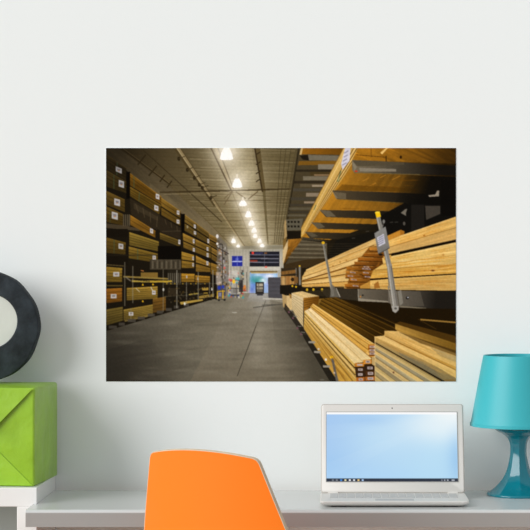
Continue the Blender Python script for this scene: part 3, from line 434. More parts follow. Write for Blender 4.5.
# ---------------------------------------------------------------- helpers
SC = bpy.context.scene
COL = SC.collection
F_PX, CAM_D, CAM_Z, VX, VY = 1850.0, 5.3, 1.396, 335.0, 265.0
def at(px, py, D):
    """a point of the room from where it shows in the photograph and how far it stands from the camera"""
    return Vector(((px-VX)*D/F_PX, D-CAM_D, CAM_Z-(py-VY)*D/F_PX))
def lin(c):
    return tuple((v/255/12.92 if v/255 <= .04045 else ((v/255+.055)/1.055)**2.4) for v in c)
def mat(name, rgb, rough=.5, spec=.5, noise=None, bump=None, coat=0, metal=0):
    """rgb in sRGB 0..255; noise=(scale, amount), bump=(scale, strength)"""
    m = bpy.data.materials.new(name); m.use_nodes = True
    nt = m.node_tree; b = nt.nodes['Principled BSDF']
    c = lin(rgb)
    b.inputs['Base Color'].default_value = (*c, 1)
    b.inputs['Roughness'].default_value = rough
    b.inputs['Specular IOR Level'].default_value = spec
    b.inputs['Coat Weight'].default_value = coat
    b.inputs['Metallic'].default_value = metal
    tc = nt.nodes.new('ShaderNodeTexCoord')
    if noise:
        n = nt.nodes.new('ShaderNodeTexNoise'); n.inputs['Scale'].default_value = noise[0]; n.inputs['Detail'].default_value = 6
        r = nt.nodes.new('ShaderNodeValToRGB')
        r.color_ramp.elements[0].position = .3; r.color_ramp.elements[1].position = .7
        r.color_ramp.elements[0].color = (*[v*(1-noise[1]) for v in c], 1); r.color_ramp.elements[1].color = (*[min(1, v*(1+noise[1])) for v in c], 1)
        nt.links.new(tc.outputs['Object'], n.inputs['Vector']); nt.links.new(n.outputs['Fac'], r.inputs['Fac']); nt.links.new(r.outputs['Color'], b.inputs['Base Color'])
    if bump:
        n2 = nt.nodes.new('ShaderNodeTexNoise'); n2.inputs['Scale'].default_value = bump[0]; n2.inputs['Detail'].default_value = 4
        bp = nt.nodes.new('ShaderNodeBump'); bp.inputs['Strength'].default_value = bump[1]; bp.inputs['Distance'].default_value = bump[2] if len(bump) > 2 else .004
        nt.links.new(tc.outputs['Object'], n2.inputs['Vector']); nt.links.new(n2.outputs['Fac'], bp.inputs['Height']); nt.links.new(bp.outputs['Normal'], b.inputs['Normal'])
    return m
def obj(name, bm, m, parent=None, smooth=False, angle=None):
    me = bpy.data.meshes.new(name)
    bmesh.ops.recalc_face_normals(bm, faces=bm.faces[:])
    if smooth:
        for f in bm.faces: f.smooth = True
        if angle:
            for e in bm.edges:
                if len(e.link_faces) == 2 and e.calc_face_angle(0) > math.radians(angle): e.smooth = False
    bm.to_mesh(me); bm.free()
    for x in (m if isinstance(m, (list, tuple)) else [m]): me.materials.append(x)
    o = bpy.data.objects.new(name, me); COL.objects.link(o)
    if parent: o.parent = parent
    return o
def empty(name, loc, label, cat, rz=0):
    o = bpy.data.objects.new(name, None); COL.objects.link(o)
    o.empty_display_size = .05
    o.location = loc; o.rotation_euler = (0, 0, rz); o['label'] = label; o['category'] = cat
    return o
def add_box(bm, x0, x1, y0, y1, z0, z1, bev=0, seg=2, M=None):
    vs = [bm.verts.new((x, y, z)) for x in (x0, x1) for y in (y0, y1) for z in (z0, z1)]
    fs = [bm.faces.new([vs[i] for i in q]) for q in ((0, 1, 3, 2), (4, 6, 7, 5), (0, 4, 5, 1), (2, 3, 7, 6), (0, 2, 6, 4), (1, 5, 7, 3))]
    if bev:
        es = list({e for f in fs for e in f.edges})
        r = bmesh.ops.bevel(bm, geom=es, offset=bev, segments=seg, affect='EDGES', profile=.5)
        vs = list({v for f in r['faces'] for v in f.verts} | {v for v in vs if v.is_valid})
    if M:
        for v in vs: v.co = M @ v.co
    return vs
def add_prism(bm, pts, y0, y1):
    """pts (x, z) outline, extruded along y"""
    a = [bm.verts.new((x, y0, z)) for x, z in pts]; b = [bm.verts.new((x, y1, z)) for x, z in pts]
    bm.faces.new(a); bm.faces.new(b[::-1]); n = len(pts)
    for i in range(n): bm.faces.new((a[i], b[i], b[(i+1) % n], a[(i+1) % n]))
def add_lathe(bm, prof, n=64, shape=None, cap0=True, cap1=True):
    rings = []
    for r, z in prof:
        rings.append([bm.verts.new(((r*(shape(2*math.pi*k/n, z) if shape else 1))*math.cos(2*math.pi*k/n), (r*(shape(2*math.pi*k/n, z) if shape else 1))*math.sin(2*math.pi*k/n), z)) for k in range(n)])
    for a, b in zip(rings, rings[1:]):
        for k in range(n): bm.faces.new((a[k], a[(k+1) % n], b[(k+1) % n], b[k]))
    if cap0: bm.faces.new(rings[0][::-1])
    if cap1: bm.faces.new(rings[-1])
def add_tube(bm, p, q, r0, r1, n=16):
    p, q = Vector(p), Vector(q); d = (q-p).normalized()
    u = d.orthogonal().normalized(); w = d.cross(u)
    A = [bm.verts.new(p+(u*math.cos(2*math.pi*k/n)+w*math.sin(2*math.pi*k/n))*r0) for k in range(n)]
    B = [bm.verts.new(q+(u*math.cos(2*math.pi*k/n)+w*math.sin(2*math.pi*k/n))*r1) for k in range(n)]
    for k in range(n): bm.faces.new((A[k], A[(k+1) % n], B[(k+1) % n], B[k]))
    bm.faces.new(A[::-1]); bm.faces.new(B)
def picture_mesh(name, img, corner, thick, m, side, parent=None):
    """a flat sheet with a printed/displayed picture: a fine grid of points, each with the colour of the picture there"""
    h, w = img.shape[:2]
    xs = np.linspace(0, 1, w); ys = np.linspace(0, 1, h)
    X, Y = np.meshgrid(xs, ys)
    tl, tr, bl = corner
    P = np.array(tl)[None, None]+X[..., None]*(np.array(tr)-np.array(tl))+Y[..., None]*(np.array(bl)-np.array(tl))
    nrm = np.cross(np.array(tr)-np.array(tl), np.array(bl)-np.array(tl)); nrm = -nrm/np.linalg.norm(nrm)   # away from the viewer side is -nrm
    back = [P[0, 0], P[0, -1], P[-1, -1], P[-1, 0]]
    nv = w*h
    co = np.concatenate([P.reshape(-1, 3), np.array([b-nrm*thick for b in back]), np.array(back)])
    I = np.arange(nv).reshape(h, w)
    q = np.stack([I[:-1, :-1], I[1:, :-1], I[1:, 1:], I[:-1, 1:]], -1).reshape(-1, 4)
    b0, f0 = nv, nv+4
    ex = np.array([[b0, b0+1, b0+2, b0+3]]+[[f0+k, f0+(k+1) % 4, b0+(k+1) % 4, b0+k] for k in range(4)])
    Q = np.concatenate([q, ex]).astype(np.int32)
    me = bpy.data.meshes.new(name)
    me.vertices.add(len(co)); me.vertices.foreach_set('co', co.astype(np.float32).ravel())
    me.loops.add(Q.size); me.loops.foreach_set('vertex_index', Q.ravel())
    me.polygons.add(len(Q)); me.polygons.foreach_set('loop_start', np.arange(0, Q.size, 4, dtype=np.int32))
    me.polygons.foreach_set('loop_total', np.full(len(Q), 4, np.int32))
    mi = np.zeros(len(Q), np.int32); mi[len(q):] = 1
    me.materials.append(m); me.materials.append(side)
    me.polygons.foreach_set('material_index', mi)
    me.update(calc_edges=True)
    s = img/255.; L = np.where(s <= .04045, s/12.92, ((s+.055)/1.055)**2.4)
    c = np.ones((len(co), 4)); c[:nv, :3] = L.reshape(-1, 3)
    at_ = me.color_attributes.new('picture', 'FLOAT_COLOR', 'POINT'); at_.data.foreach_set('color', c.astype(np.float32).ravel())
    me.validate()
    o = bpy.data.objects.new(name, me); COL.objects.link(o)
    if parent: o.parent = parent
    return o

# ---------------------------------------------------------------- materials
M_wall = mat('wall_paint', (238, 242, 241), .75, .25, bump=(260, .05))
M_white = mat('white_laminate', (238, 238, 236), .35, .4, bump=(90, .02))
M_desk = mat('grey_desk_lacquer', (206, 208, 207), .22, .5, bump=(60, .015))
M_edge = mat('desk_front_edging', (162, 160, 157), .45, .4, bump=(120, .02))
M_inside = mat('shaded_shelf_back', (168, 172, 166), .6, .3, noise=(5, .03))  # grey base colour includes the shade inside the open shelf
M_green = mat('green_gift_paper', (149, 193, 48), .32, .5, noise=(11, .10), bump=(11, .5, .016))
M_slate = mat('black_slate_clay', (41, 48, 53), .78, .3, noise=(24, .5), bump=(36, .8))
M_chalk = mat('off_white_plaster', (210, 213, 206), .8, .2, noise=(13, .06), bump=(30, .2))
M_orange = mat('orange_shell', (255, 128, 24), .45, .35, bump=(500, .03))
M_ply = mat('pale_plywood_edge', (214, 196, 170), .6, .3, noise=(30, .08))
M_wood = mat('oak_leg', (190, 150, 108), .5, .3, noise=(14, .12))
M_shade = mat('turquoise_shade', (56, 170, 180), .42, .35, bump=(420, .03))
M_lampbase = mat('turquoise_gloss_plastic', (12, 118, 134), .14, .5, coat=.2, noise=(6, .04))
M_socket = mat('white_socket_plastic', (235, 235, 230), .4, .4, noise=(20, .02))
M_lap = mat('laptop_silver_white', (219, 217, 212), .4, .4, bump=(700, .02))
M_lidback = mat('laptop_rim_grey', (186, 183, 177), .4, .4, bump=(700, .02))
M_key = mat('keycap_white', (190, 190, 188), .5, .3, noise=(60, .03))
M_dark = mat('black_plastic', (24, 25, 28), .35, .5, noise=(60, .1))
M_printback = mat('white_vinyl', (236, 238, 238), .55, .3, noise=(40, .01))

def attr_mat(name, emit, gain):
    m = bpy.data.materials.new(name); m.use_nodes = True; nt = m.node_tree; b = nt.nodes['Principled BSDF']
    a = nt.nodes.new('ShaderNodeAttribute'); a.attribute_name = 'picture'
    g = nt.nodes.new('ShaderNodeVectorMath'); g.operation = 'SCALE'; g.inputs['Scale'].default_value = gain
    nt.links.new(a.outputs['Color'], g.inputs[0])
    if emit:
        b.inputs['Base Color'].default_value = (.01, .01, .01, 1); b.inputs['Roughness'].default_value = .35; b.inputs['Specular IOR Level'].default_value = .1
        nt.links.new(g.outputs[0], b.inputs['Emission Color']); b.inputs['Emission Strength'].default_value = 1
    else:
        nt.links.new(g.outputs[0], b.inputs['Base Color']); b.inputs['Roughness'].default_value = .7; b.inputs['Specular IOR Level'].default_value = .0
    return m
M_print = attr_mat('printed_vinyl', False, PRINT_GAIN)
M_screen = attr_mat('lit_screen', True, SCREEN_GAIN)

# ---------------------------------------------------------------- the room
WALL_Y = .04
def structure(name, bm, m):
    o = obj(name, bm, m); o['kind'] = 'structure'; return o
b = bmesh.new(); add_box(b, -3.2, 2.02, WALL_Y, WALL_Y+.12, 0, 2.75); structure('wall_back', b, M_wall)
M_floor = bpy.data.materials.new('oak_floorboards'); M_floor.use_nodes = True
nt = M_floor.node_tree; p = nt.nodes['Principled BSDF']; p.inputs['Roughness'].default_value = .45
tc = nt.nodes.new('ShaderNodeTexCoord'); br = nt.nodes.new('ShaderNodeTexBrick')
br.inputs['Color1'].default_value = (*lin((168, 130, 102)), 1); br.inputs['Color2'].default_value = (*lin((182, 142, 114)), 1); br.inputs['Mortar'].default_value = (*lin((96, 66, 44)), 1)
br.inputs['Scale'].default_value = 1; br.inputs['Mortar Size'].default_value = .002; br.inputs['Brick Width'].default_value = 1.4; br.inputs['Row Height'].default_value = .12
nt.links.new(tc.outputs['Object'], br.inputs['Vector']); nt.links.new(br.outputs['Color'], p.inputs['Base Color'])
b = bmesh.new(); add_box(b, -3.2, 2.02, -5.6, WALL_Y+.12, -.06, 0); structure('floor', b, M_floor)
b = bmesh.new(); add_box(b, -3.2, -.809-.9, WALL_Y-.014, WALL_Y, 0, .09, .004); structure('baseboard_back', b, M_white)

# ---------------------------------------------------------------- mural
img = paint_aisle()
e = .0015
tl, tr, bl = at(106, 148, CAM_D+WALL_Y-e), at(456, 148, CAM_D+WALL_Y-e), at(106, 381.5, CAM_D+WALL_Y-e)
mural = picture_mesh('wall_mural', img, (tl, tr, bl), e, M_print, M_printback)
mural['label'] = 'wide wall mural print of a warehouse aisle stacked with timber'; mural['category'] = 'mural'

# ---------------------------------------------------------------- shelf unit at the left
UX, UF = -.8065, 5.005-CAM_D          # right side and front of the unit
UT = .793
UB = .034
unit = empty('shelf_unit', (UX-.45, (UF+UB)/2, 0), 'white shelf unit with thick boards beside the grey desk, under the green gift box', 'shelf')
ux = .45; hy = (UB-UF)/2
b = bmesh.new(); add_box(b, -ux, ux, -hy, hy, UT-.051, UT, .0015, 1); obj('top_board', b, M_white, unit)
for s in (1, -1):
    b = bmesh.new(); x0, x1 = (ux-.054, ux) if s > 0 else (-ux, -ux+.054)
    add_box(b, x0, x1, -hy, hy, 0, UT-.051, .0015, 1); obj('side_panel', b, M_white, unit)
b = bmesh.new(); add_box(b, -ux+.054, ux-.054, -hy, hy, .03, .08, .0015, 1); obj('bottom_board', b, M_white, unit)
b = bmesh.new(); add_box(b, -ux+.054, ux-.054, -hy+.004, hy-.012, .40, .418, .001, 1); obj('shelf_board', b, M_white, unit)
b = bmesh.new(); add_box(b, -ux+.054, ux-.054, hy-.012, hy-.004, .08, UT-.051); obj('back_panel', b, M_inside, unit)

# ---------------------------------------------------------------- desk
DF = 4.878-CAM_D; DT = .75
DX0, DX1 = UX+.001, .84
desk = empty('desk', ((DX0+DX1)/2, DF/2, 0), 'long pale grey desk with a thick front edge against the wall', 'desk')
dx = (DX1-DX0)/2; dy = -DF/2
b = bmesh.new()
prof = [(-dy, DT-.045), (dy, DT-.045), (dy, DT)]
r = .010
for k in range(7):
    a = math.pi/2*k/6
    prof.append((-dy+r-r*math.sin(a), DT-r+r*math.cos(a)))
va = [b.verts.new((-dx, y, z)) for y, z in prof]; vb = [b.verts.new((dx, y, z)) for y, z in prof]
b.faces.new(va); b.faces.new(vb[::-1])
for i in range(len(prof)): b.faces.new((va[i], vb[i], vb[(i+1) % len(prof)], va[(i+1) % len(prof)]))
# the front of the top runs a little further left, past the front of the shelf unit
pr2 = [(y, z) if y < 0 else (UF-DF/2-.001, z) for y, z in prof]
va = [b.verts.new((-dx-.0105, y, z)) for y, z in pr2]; vb = [b.verts.new((-dx+.0002, y, z)) for y, z in pr2]
b.faces.new(va); b.faces.new(vb[::-1])
for i in range(len(pr2)): b.faces.new((va[i], vb[i], vb[(i+1) % len(pr2)], va[(i+1) % len(pr2)]))
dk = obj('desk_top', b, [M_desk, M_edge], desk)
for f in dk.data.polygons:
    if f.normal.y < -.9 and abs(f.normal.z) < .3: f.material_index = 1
for x in (-.33, dx-.05):
    b = bmesh.new(); add_box(b, x-.02, x+.02, dy-.09, dy-.05, 0, DT-.045, .003); obj('leg', b, M_edge, desk)

# ---------------------------------------------------------------- gift box
BF = at(34.5, 0, 5.03); ang = math.radians(-5.2); gw, gd, gh = .34, .262, .2685
ca, sa = math.cos(ang), math.sin(ang)
gx = BF.x-(gw/2*ca+gd/2*sa); gy = BF.y-(gw/2*sa-gd/2*ca)
gift = empty('gift_box', (gx, gy, UT), 'large box wrapped in shiny lime green paper standing on the white shelf unit', 'gift box', ang)
b = bmesh.new(); add_box(b, -gw/2, gw/2, -gd/2, gd/2, 0, gh, .007, 4)
obj('wrapped_body', b, M_green, gift, smooth=True, angle=50)
def flap(name, pts, t, lift0, lift1, hinge_z, span):
    """a folded sheet of wrapping paper, lying on the end of the box and lifting a little away from its hinge"""
    b = bmesh.new(); add_prism(b, pts, -gd/2-t, -gd/2)
    es = [x for x in b.edges if all(abs(v.co.y+gd/2+t) < 1e-6 for v in x.verts)]
    bmesh.ops.bevel(b, geom=es, offset=.0008, segments=2, affect='EDGES')
    for v in b.verts: v.co.y -= lift0+lift1*abs(v.co.z-hinge_z)/span
    return obj(name, b, M_green, gift)
flap('bottom_flap', [(-gw/2+.004, .003), (gw/2-.004, .003), (gw/2-.116, .112), (-gw/2+.116, .112)], .0018, -.0002, .001, 0, .112)
flap('top_flap', [(-gw/2+.003, gh-.002), (-gw/2+.135, gh-.137), (gw/2-.135, gh-.137), (gw/2-.003, gh-.002)], .0018, .005, .008, gh, .137)

# ---------------------------------------------------------------- round ornament on the box
OD = 5.215
orad = 57.0*OD/F_PX; oc = at(-19.4, 0, OD)
orn = empty('round_ornament', (oc.x, OD-CAM_D+.028, UT+gh), 'black ring shaped ornament with a whitish round centre standing on the green gift box', 'ornament')
b = bmesh.new(); n = 120; irad = 27.0*OD/F_PX; ix, iz = 9.3*OD/F_PX, 5.5*OD/F_PX; hy_ = .028
rng = random.Random(4); ph = [rng.uniform(0, 6.28) for _ in range(6)]
rings = []
for k in range(n):
    a = 2*math.pi*k/n
    w = 1+.006*math.sin(3*a+ph[0])+.006*math.sin(7*a+ph[1])+.004*math.sin(13*a+ph[2])
    if math.sin(a) < -.95: w = min(w, 1)
    R_ = orad*w; ri = irad*(1+.006*math.sin(4*a+ph[3]))
    co, si = math.cos(a), math.sin(a)
    o2 = lambda rr, y: (rr*co, y, orad+rr*si)
    i2 = lambda rr, y: (ix+rr*co, y, orad+iz+rr*si)
    c = .006
    ring = [o2(R_-c, -hy_), o2(R_-.3*c, -hy_+.3*c), o2(R_, -hy_+c), o2(R_, hy_-c), o2(R_-c, hy_), i2(ri+c, hy_), i2(ri, hy_-c), i2(ri, -hy_+c*.5), i2(ri+c*.5, -hy_)]
    rings.append([b.verts.new(v) for v in ring])
for k in range(n):
    A, B = rings[k], rings[(k+1) % n]
    for j in range(len(A)): b.faces.new((A[j], A[(j+1) % len(A)], B[(j+1) % len(A)], B[j]))
zmin = min(v.co.z for v in b.verts)
for v in b.verts: v.co.z -= zmin
obj('ring', b, M_slate, orn, smooth=True, angle=40)
b = bmesh.new()
pts = [(ix+irad*1.005*math.cos(2*math.pi*k/72), orad+iz-zmin+irad*1.005*math.sin(2*math.pi*k/72)) for k in range(72)]
add_prism(b, pts, -hy_+.006, hy_-.006); obj('center_disc', b, M_chalk, orn)

# ---------------------------------------------------------------- chair
yaw, rake = math.radians(30), math.radians(9.5)
CD = 4.5
rv = Vector((math.cos(yaw), -math.sin(yaw), 0)); fv = Vector((math.sin(yaw), math.cos(yaw), 0)); up = Vector((0, 0, 1))
top = at(197.6, 450.0, CD)
chair = empty('chair', Vector((top.x, top.y, 0))+fv*.34, 'orange shell chair pulled up to the grey desk', 'chair')
base = chair.location.copy()
down = fv*math.sin(rake)-up*math.cos(rake)
nf = (fv*math.cos(rake)+up*math.sin(rake))      # the sitter's side of the backrest
TH = .010
def hw(t): 
    w = .157+.315*t
    return w if t < .26 else .157+.315*.26+.02*math.sin(min(1, (t-.26)/.2)*math.pi/2)
def shell(s, t, d):
    """s -1..1 across, t metres down from the top, d across the thickness"""
    x = s*hw(t)
    tt = t+.85*x*x
    bend = max(0, t-.40)
    P = top+rv*x+down*tt+nf*(1.0*x*x+d)
    return P-base
def outline(N=14):
    """s,t grid rows with rounded upper corners"""
    rows = []
    T = .50; NT = 40
    for i in range(NT+1):
        t = T*(i/NT)**1.5
        k = 1.0; r = .011
        if t < r: k = 1-(r-math.sqrt(max(0, r*r-(r-t)**2)))/hw(t)
        rows.append([(k*(-1+2*j/(2*N)), t) for j in range(2*N+1)])
    return rows
rows = outline()
b = bmesh.new(); G = []
for d in (-TH/2, TH/2): G.append([[b.verts.new(shell(s, t, d)) for s, t in row] for row in rows])
for g in G:
    for i in range(len(g)-1):
        for j in range(len(g[0])-1): b.faces.new((g[i][j], g[i][j+1], g[i+1][j+1], g[i+1][j]))
def rim(g): return [g[i][0] for i in range(len(g)-1, -1, -1)]+g[0][1:-1]+[g[i][-1] for i in range(len(g))]+g[-1][-2:0:-1]
ra, rb = rim(G[0]), rim(G[1])
for i in range(len(ra)): b.faces.new((ra[i], ra[(i+1) % len(ra)], rb[(i+1) % len(ra)], rb[i]))
back = obj('backrest', b, M_orange, chair, smooth=True, angle=45)
b = bmesh.new()
def edge_path():
    return [rows[i][0] for i in range(len(rows)-1, -1, -1)]+rows[0][1:-1]+[rows[i][-1] for i in range(len(rows))]
path = edge_path(); prev = None; n = len(path)
P3 = [shell(s, t, 0) for s, t in path]
ctr = shell(0, .2, 0)
for i in range(n):
    tg = (P3[min(n-1, i+1)]-P3[max(0, i-1)]).normalized(); out = tg.cross(nf).normalized()
    if out.dot(P3[i]-ctr) < 0: out = -out
    q = [b.verts.new(P3[i]+out*a+nf*d) for a, d in ((-.0004, -TH/2-.0003), (.0012, -TH/2-.0001), (.0012, TH/2+.0001), (-.0004, TH/2+.0003))]
    if prev:
        for j in range(4): b.faces.new((prev[j], prev[(j+1) % 4], q[(j+1) % 4], q[j]))
    else: b.faces.new(q)
    prev = q
b.faces.new(prev[::-1])
obj('edge_band', b, M_ply, back, smooth=True, angle=40)
# seat and legs
b0 = shell(0, .50, 0)
b = bmesh.new(); S = []
for d in (0, -TH):
    g = []
    for i in range(21):
        t = i/20; L_ = .42*t; wd = .215-.02*t
        if t > .9: wd -= .05*((t-.9)/.1)**2
        row = []
        for j in range(15):
            s = -1+2*j/14
            z = .012*s*s-.02*math.sin(t*math.pi)+(-.025*((t-.85)/.15)**2 if t > .85 else 0)
            row.append(b.verts.new(Vector((b0.x, b0.y, b0.z-.004))+fv*(L_-.008)+rv*s*wd+up*(z+d)))
        g.append(row)
    S.append(g)
for g in S:
    for i in range(20):
        for j in range(14): b.faces.new((g[i][j], g[i][j+1], g[i+1][j+1], g[i+1][j]))
ra, rb = rim(S[0]), rim(S[1])
for i in range(len(ra)): b.faces.new((ra[i], ra[(i+1) % len(ra)], rb[(i+1) % len(ra)], rb[i]))
obj('seat', b, M_orange, chair, smooth=True, angle=50)
for sx in (-1, 1):
    for fy in (.09, .33):
        b = bmesh.new()
        p0 = Vector((b0.x, b0.y, b0.z-.032))+fv*fy+rv*sx*.12
        p1 = Vector((b0.x, b0.y, 0))+fv*(fy+(-.06 if fy < .2 else .05))+rv*sx*.19
        p1.z = 0
        add_tube(b, p0, p1, .017, .011); obj('leg', b, M_wood, chair, smooth=True, angle=40)

# ---------------------------------------------------------------- laptop
LF, LB = 4.925-CAM_D, 5.108-CAM_D
lx = at(394.9, 0, 4.925).x; lw = .1990
lap = empty('laptop', (lx, (LF+LB)/2, DT), 'open silver white laptop with a light blue screen standing on the grey desk', 'laptop')
ly = (LB-LF)/2
b = bmesh.new()
def rrect(hx, hy, r, z, n=6):
    out = []
    for (cx, cy, a0) in ((hx-r, hy-r, 0), (-hx+r, hy-r, 90), (-hx+r, -hy+r, 180), (hx-r, -hy+r, 270)):
        for k in range(n+1):
            a = math.radians(a0+90*k/n); out.append((cx+r*math.cos(a), cy+r*math.sin(a), z))
    return out
L = [rrect(lw-.016, ly-.012, .012, .0035), rrect(lw-.004, ly-.003, .012, .008), rrect(lw, ly, .012, .0125), rrect(lw, ly, .012, .0155), rrect(lw-.0015, ly-.0015, .011, .017)]
R_ = [[b.verts.new(v) for v in ring] for ring in L]
b.faces.new(R_[0][::-1]); b.faces.new(R_[-1])
for A, B in zip(R_, R_[1:]):
    for k in range(len(A)): b.faces.new((A[k], A[(k+1) % len(A)], B[(k+1) % len(A)], B[k]))
lbase = obj('base', b, M_lap, lap, smooth=True, angle=35)
b = bmesh.new()
for r_ in range(6):
    cnt = 15; kw = .0205; kh = .0134 if r_ else .008
    y = ly-.026-r_*.0158-(.003 if r_ else 0)
    for c_ in range(cnt):
        if r_ == 5 and 5 < c_ < 10: continue
        x = (c_-(cnt-1)/2)*.0232
        add_box(b, x-kw/2, x+kw/2, y-kh/2, y+kh/2, .0165, .0186, .0006, 1)
    if r_ == 5: add_box(b, (5.6-7)*.0232, (9.4-7)*.0232, y-kh/2, y+kh/2, .0165, .0186, .0006, 1)
obj('keyboard', b, M_key, lbase)
b = bmesh.new(); add_box(b, -.052, .052, -ly+.010, -ly+.052, .0165, .0175, .0004, 1); obj('touchpad', b, M_key, lbase)
for sx in (-1, 1):
    for sy in (-1, 1):
        b = bmesh.new(); add_box(b, sx*.15-.02, sx*.15+.02, sy*.062-.006, sy*.062+.006, 0, .0045, .001, 1); obj('foot', b, M_dark, lbase)
# lid: built upright, then leaned back
lean = math.radians(16); LH = .250
lid = bpy.data.objects.new('lid', None)
M4 = Matrix.Translation((0, ly-.0085, .0172)) @ Matrix.Rotation(-lean, 4, 'X')
b = bmesh.new()
rr = [[b.verts.new(M4 @ Vector((x, y, z+LH/2))) for (x, z, _) in rrect(lw-.0005-i, LH/2-i, .007, 0)] for y, i in ((-.0003, .0012), (.0008, 0), (.0052, 0), (.0065, .0015))]
b.faces.new(rr[0]); b.faces.new(rr[-1][::-1])
for A, B in zip(rr, rr[1:]):
    for k in range(len(A)): b.faces.new((A[k], A[(k+1) % len(A)], B[(k+1) % len(A)], B[k]))
bpy.data.objects.remove(lid)
lid = obj('lid', b, M_lidback, lap, smooth=True, angle=35)
b = bmesh.new(); rr = [[b.verts.new(M4 @ Vector((x, y, z+LH/2))) for (x, z, _) in rrect(lw-.0005-i, LH/2-i, .006, 0)] for y, i in ((-.0013, .0034), (-.0008, .0028), (0, .0028))]
b.faces.new(rr[0]); b.faces.new(rr[-1][::-1])
for A, B in zip(rr, rr[1:]):
    for k in range(len(A)): b.faces.new((A[k], A[(k+1) % len(A)], B[(k+1) % len(A)], B[k]))
bezel = obj('bezel', b, M_lap, lid, smooth=True, angle=35)
fx0, fx1, fz0, fz1 = .040, .952, .128, .905
sx0, sx1 = -lw+2*lw*fx0, -lw+2*lw*fx1
simg = paint_screen()
yy = -.0026
picture_mesh('display', simg, (M4 @ Vector((sx0, yy, LH*fz1)), M4 @ Vector((sx1, yy, LH*fz1)), M4 @ Vector((sx0, yy, LH*fz0))), .0012, M_screen, M_dark, lid)
b = bmesh.new(); t_ = .0016
for (x0, x1, z0, z1) in ((sx0-t_, sx0, LH*fz0-t_, LH*fz1+t_), (sx1, sx1+t_, LH*fz0-t_, LH*fz1+t_), (sx0, sx1, LH*fz1, LH*fz1+t_), (sx0, sx1, LH*fz0-t_, LH*fz0)):
    add_box(b, x0, x1, -.0028, -.001, z0, z1, M=M4)
obj('screen_gasket', b, mat('grey_rubber', (150, 150, 148), .6, .3, noise=(50, .04)), lid)
b = bmesh.new(); add_box(b, -.0016, .0016, -.0020, -.0010, LH*.952-.0016, LH*.952+.0016, .0004, 1, M=M4); obj('webcam', b, M_dark, lid)
for sx in (-1, 1):
    b = bmesh.new(); add_tube(b, (sx*.165-.014, ly-.0065, .0178), (sx*.165+.014, ly-.0065, .0178), .0042, .0042); obj('hinge', b, M_lap, lap, smooth=True, angle=40)

# ---------------------------------------------------------------- table lamp
TD = 5.2; k_ = TD/F_PX
lp = at(518.4, 0, TD)
lamp = empty('table_lamp', (lp.x, TD-CAM_D, DT), 'turquoise table lamp with a cone shade standing on the desk beside the laptop', 'lamp')
zt = lambda y: CAM_Z-(y-VY)*k_-DT
sil = [(31.2, 0.0), (31.6, .002), (31.2, .0065), (27.5, .0125), (22.6, .022), (17.6, .037), (13.6, .054), (10.8, .074), (9.0, .096), (8.1, .112), (7.8, .126), (8.0, .139), (9.0, .151), (11.6, .163), (16, .172), (21, .179), (24, .186)]
def cat(P, m=4):
    out = []
    for i in range(len(P)-1):
        p0, p1, p2, p3 = P[max(0, i-1)], P[i], P[i+1], P[min(len(P)-1, i+2)]
        for q in range(m):
            t = q/m
            out.append(tuple(.5*((2*p1[a])+(-p0[a]+p2[a])*t+(2*p0[a]-5*p1[a]+4*p2[a]-p3[a])*t*t+(-p0[a]+3*p1[a]-3*p2[a]+p3[a])*t**3) for a in (0, 1)))
    out.append(P[-1]); return out
NF = 8
def facet(a, z):
    t = min(1, max(0, (z-.004)/.02))*min(1, max(0, (.20-z)/.05))
    u = (a+math.pi/NF*.0) % (2*math.pi/NF)-math.pi/NF
    return 1+t*.9*(math.cos(math.pi/NF)/math.cos(u)/ .96-1)
b = bmesh.new(); add_lathe(b, [(r*k_, z) for r, z in cat(sil)], 128, facet); obj('lamp_base', b, M_lampbase, lamp, smooth=True, angle=30)
zb, ztop = .1945, zt(355.2); rb_, rt_ = 48.2*k_, 35.2*k_
b = bmesh.new()
prof = [(rb_-.002, zb), (rb_+.0008, zb+.0006), (rb_+.0008, zb+.008), (rb_-.0005, zb+.0088)]
for i in range(1, 12):
    t = i/12; prof.append((rb_+(rt_-rb_)*t, zb+(ztop-zb)*t))
prof += [(rt_, ztop-.003), (rt_-.0006, ztop), (rt_-.004, ztop), (rt_-.0046, ztop-.003)]
prof += [(rb_-.0025, zb+.004)]
rings = []
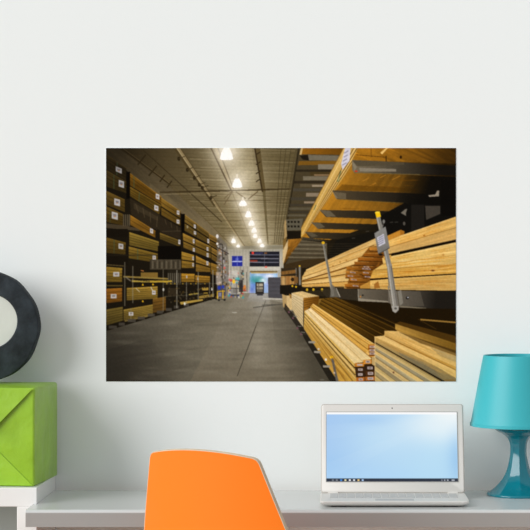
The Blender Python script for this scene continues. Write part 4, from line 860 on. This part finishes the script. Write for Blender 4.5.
for r, z in prof: rings.append([b.verts.new((r*math.cos(2*math.pi*q/96), r*math.sin(2*math.pi*q/96), z)) for q in range(96)])
for A, B in zip(rings, rings[1:]+rings[:1]):
    for q in range(96): b.faces.new((A[q], A[(q+1) % 96], B[(q+1) % 96], B[q]))
obj('lamp_shade', b, M_shade, lamp, smooth=True, angle=35)
b = bmesh.new(); add_lathe(b, [(.016, .190), (.016, .235), (.013, .24)], 32); obj('socket', b, M_socket, lamp, smooth=True, angle=35)
b = bmesh.new(); add_lathe(b, [(.012, .238), (.014, .25), (.026, .275), (.030, .295), (.026, .315), (.014, .326), (.003, .329)], 32); obj('bulb', b, M_socket, lamp, smooth=True, angle=60)
b = bmesh.new()
for q in range(3):
    a = 2*math.pi*q/3+.4
    add_tube(b, (.015*math.cos(a), .015*math.sin(a), .225), ((rb_-.022)*math.cos(a), (rb_-.022)*math.sin(a), .255), .0022, .0022, 8)
obj('shade_carrier', b, M_socket, lamp)

# ---------------------------------------------------------------- light
w = bpy.data.worlds.new('World'); SC.world = w; w.use_nodes = True
bg = w.node_tree.nodes['Background']; bg.inputs['Color'].default_value = (.95, .985, 1.0, 1); bg.inputs['Strength'].default_value = AMBIENT
l = bpy.data.lights.new('daylight', 'SUN'); l.energy = SUN[0]; l.angle = math.radians(SUN[1]); l.color = SUN[3]
o = bpy.data.objects.new('daylight', l); COL.objects.link(o); o.location = (-3, -2.5, 2.5)
o.rotation_euler = (-Vector(SUN[2])).to_track_quat('-Z', 'Y').to_euler()

# ---------------------------------------------------------------- camera
cam = bpy.data.cameras.new('camera'); co = bpy.data.objects.new('camera', cam); COL.objects.link(co)
cam.sensor_width = 36; cam.sensor_fit = 'HORIZONTAL'; cam.lens = F_PX/530*36; cam.shift_x = -(VX-265)/530; cam.shift_y = 0
co.location = (0, -CAM_D, CAM_Z); co.rotation_euler = (math.pi/2, 0, 0); cam.clip_end = 60
SC.camera = co
SC.view_settings.view_transform = 'Standard'; SC.view_settings.look = 'None'; SC.view_settings.gamma = 1; SC.view_settings.use_curve_mapping = False
SC.view_settings.exposure = 0
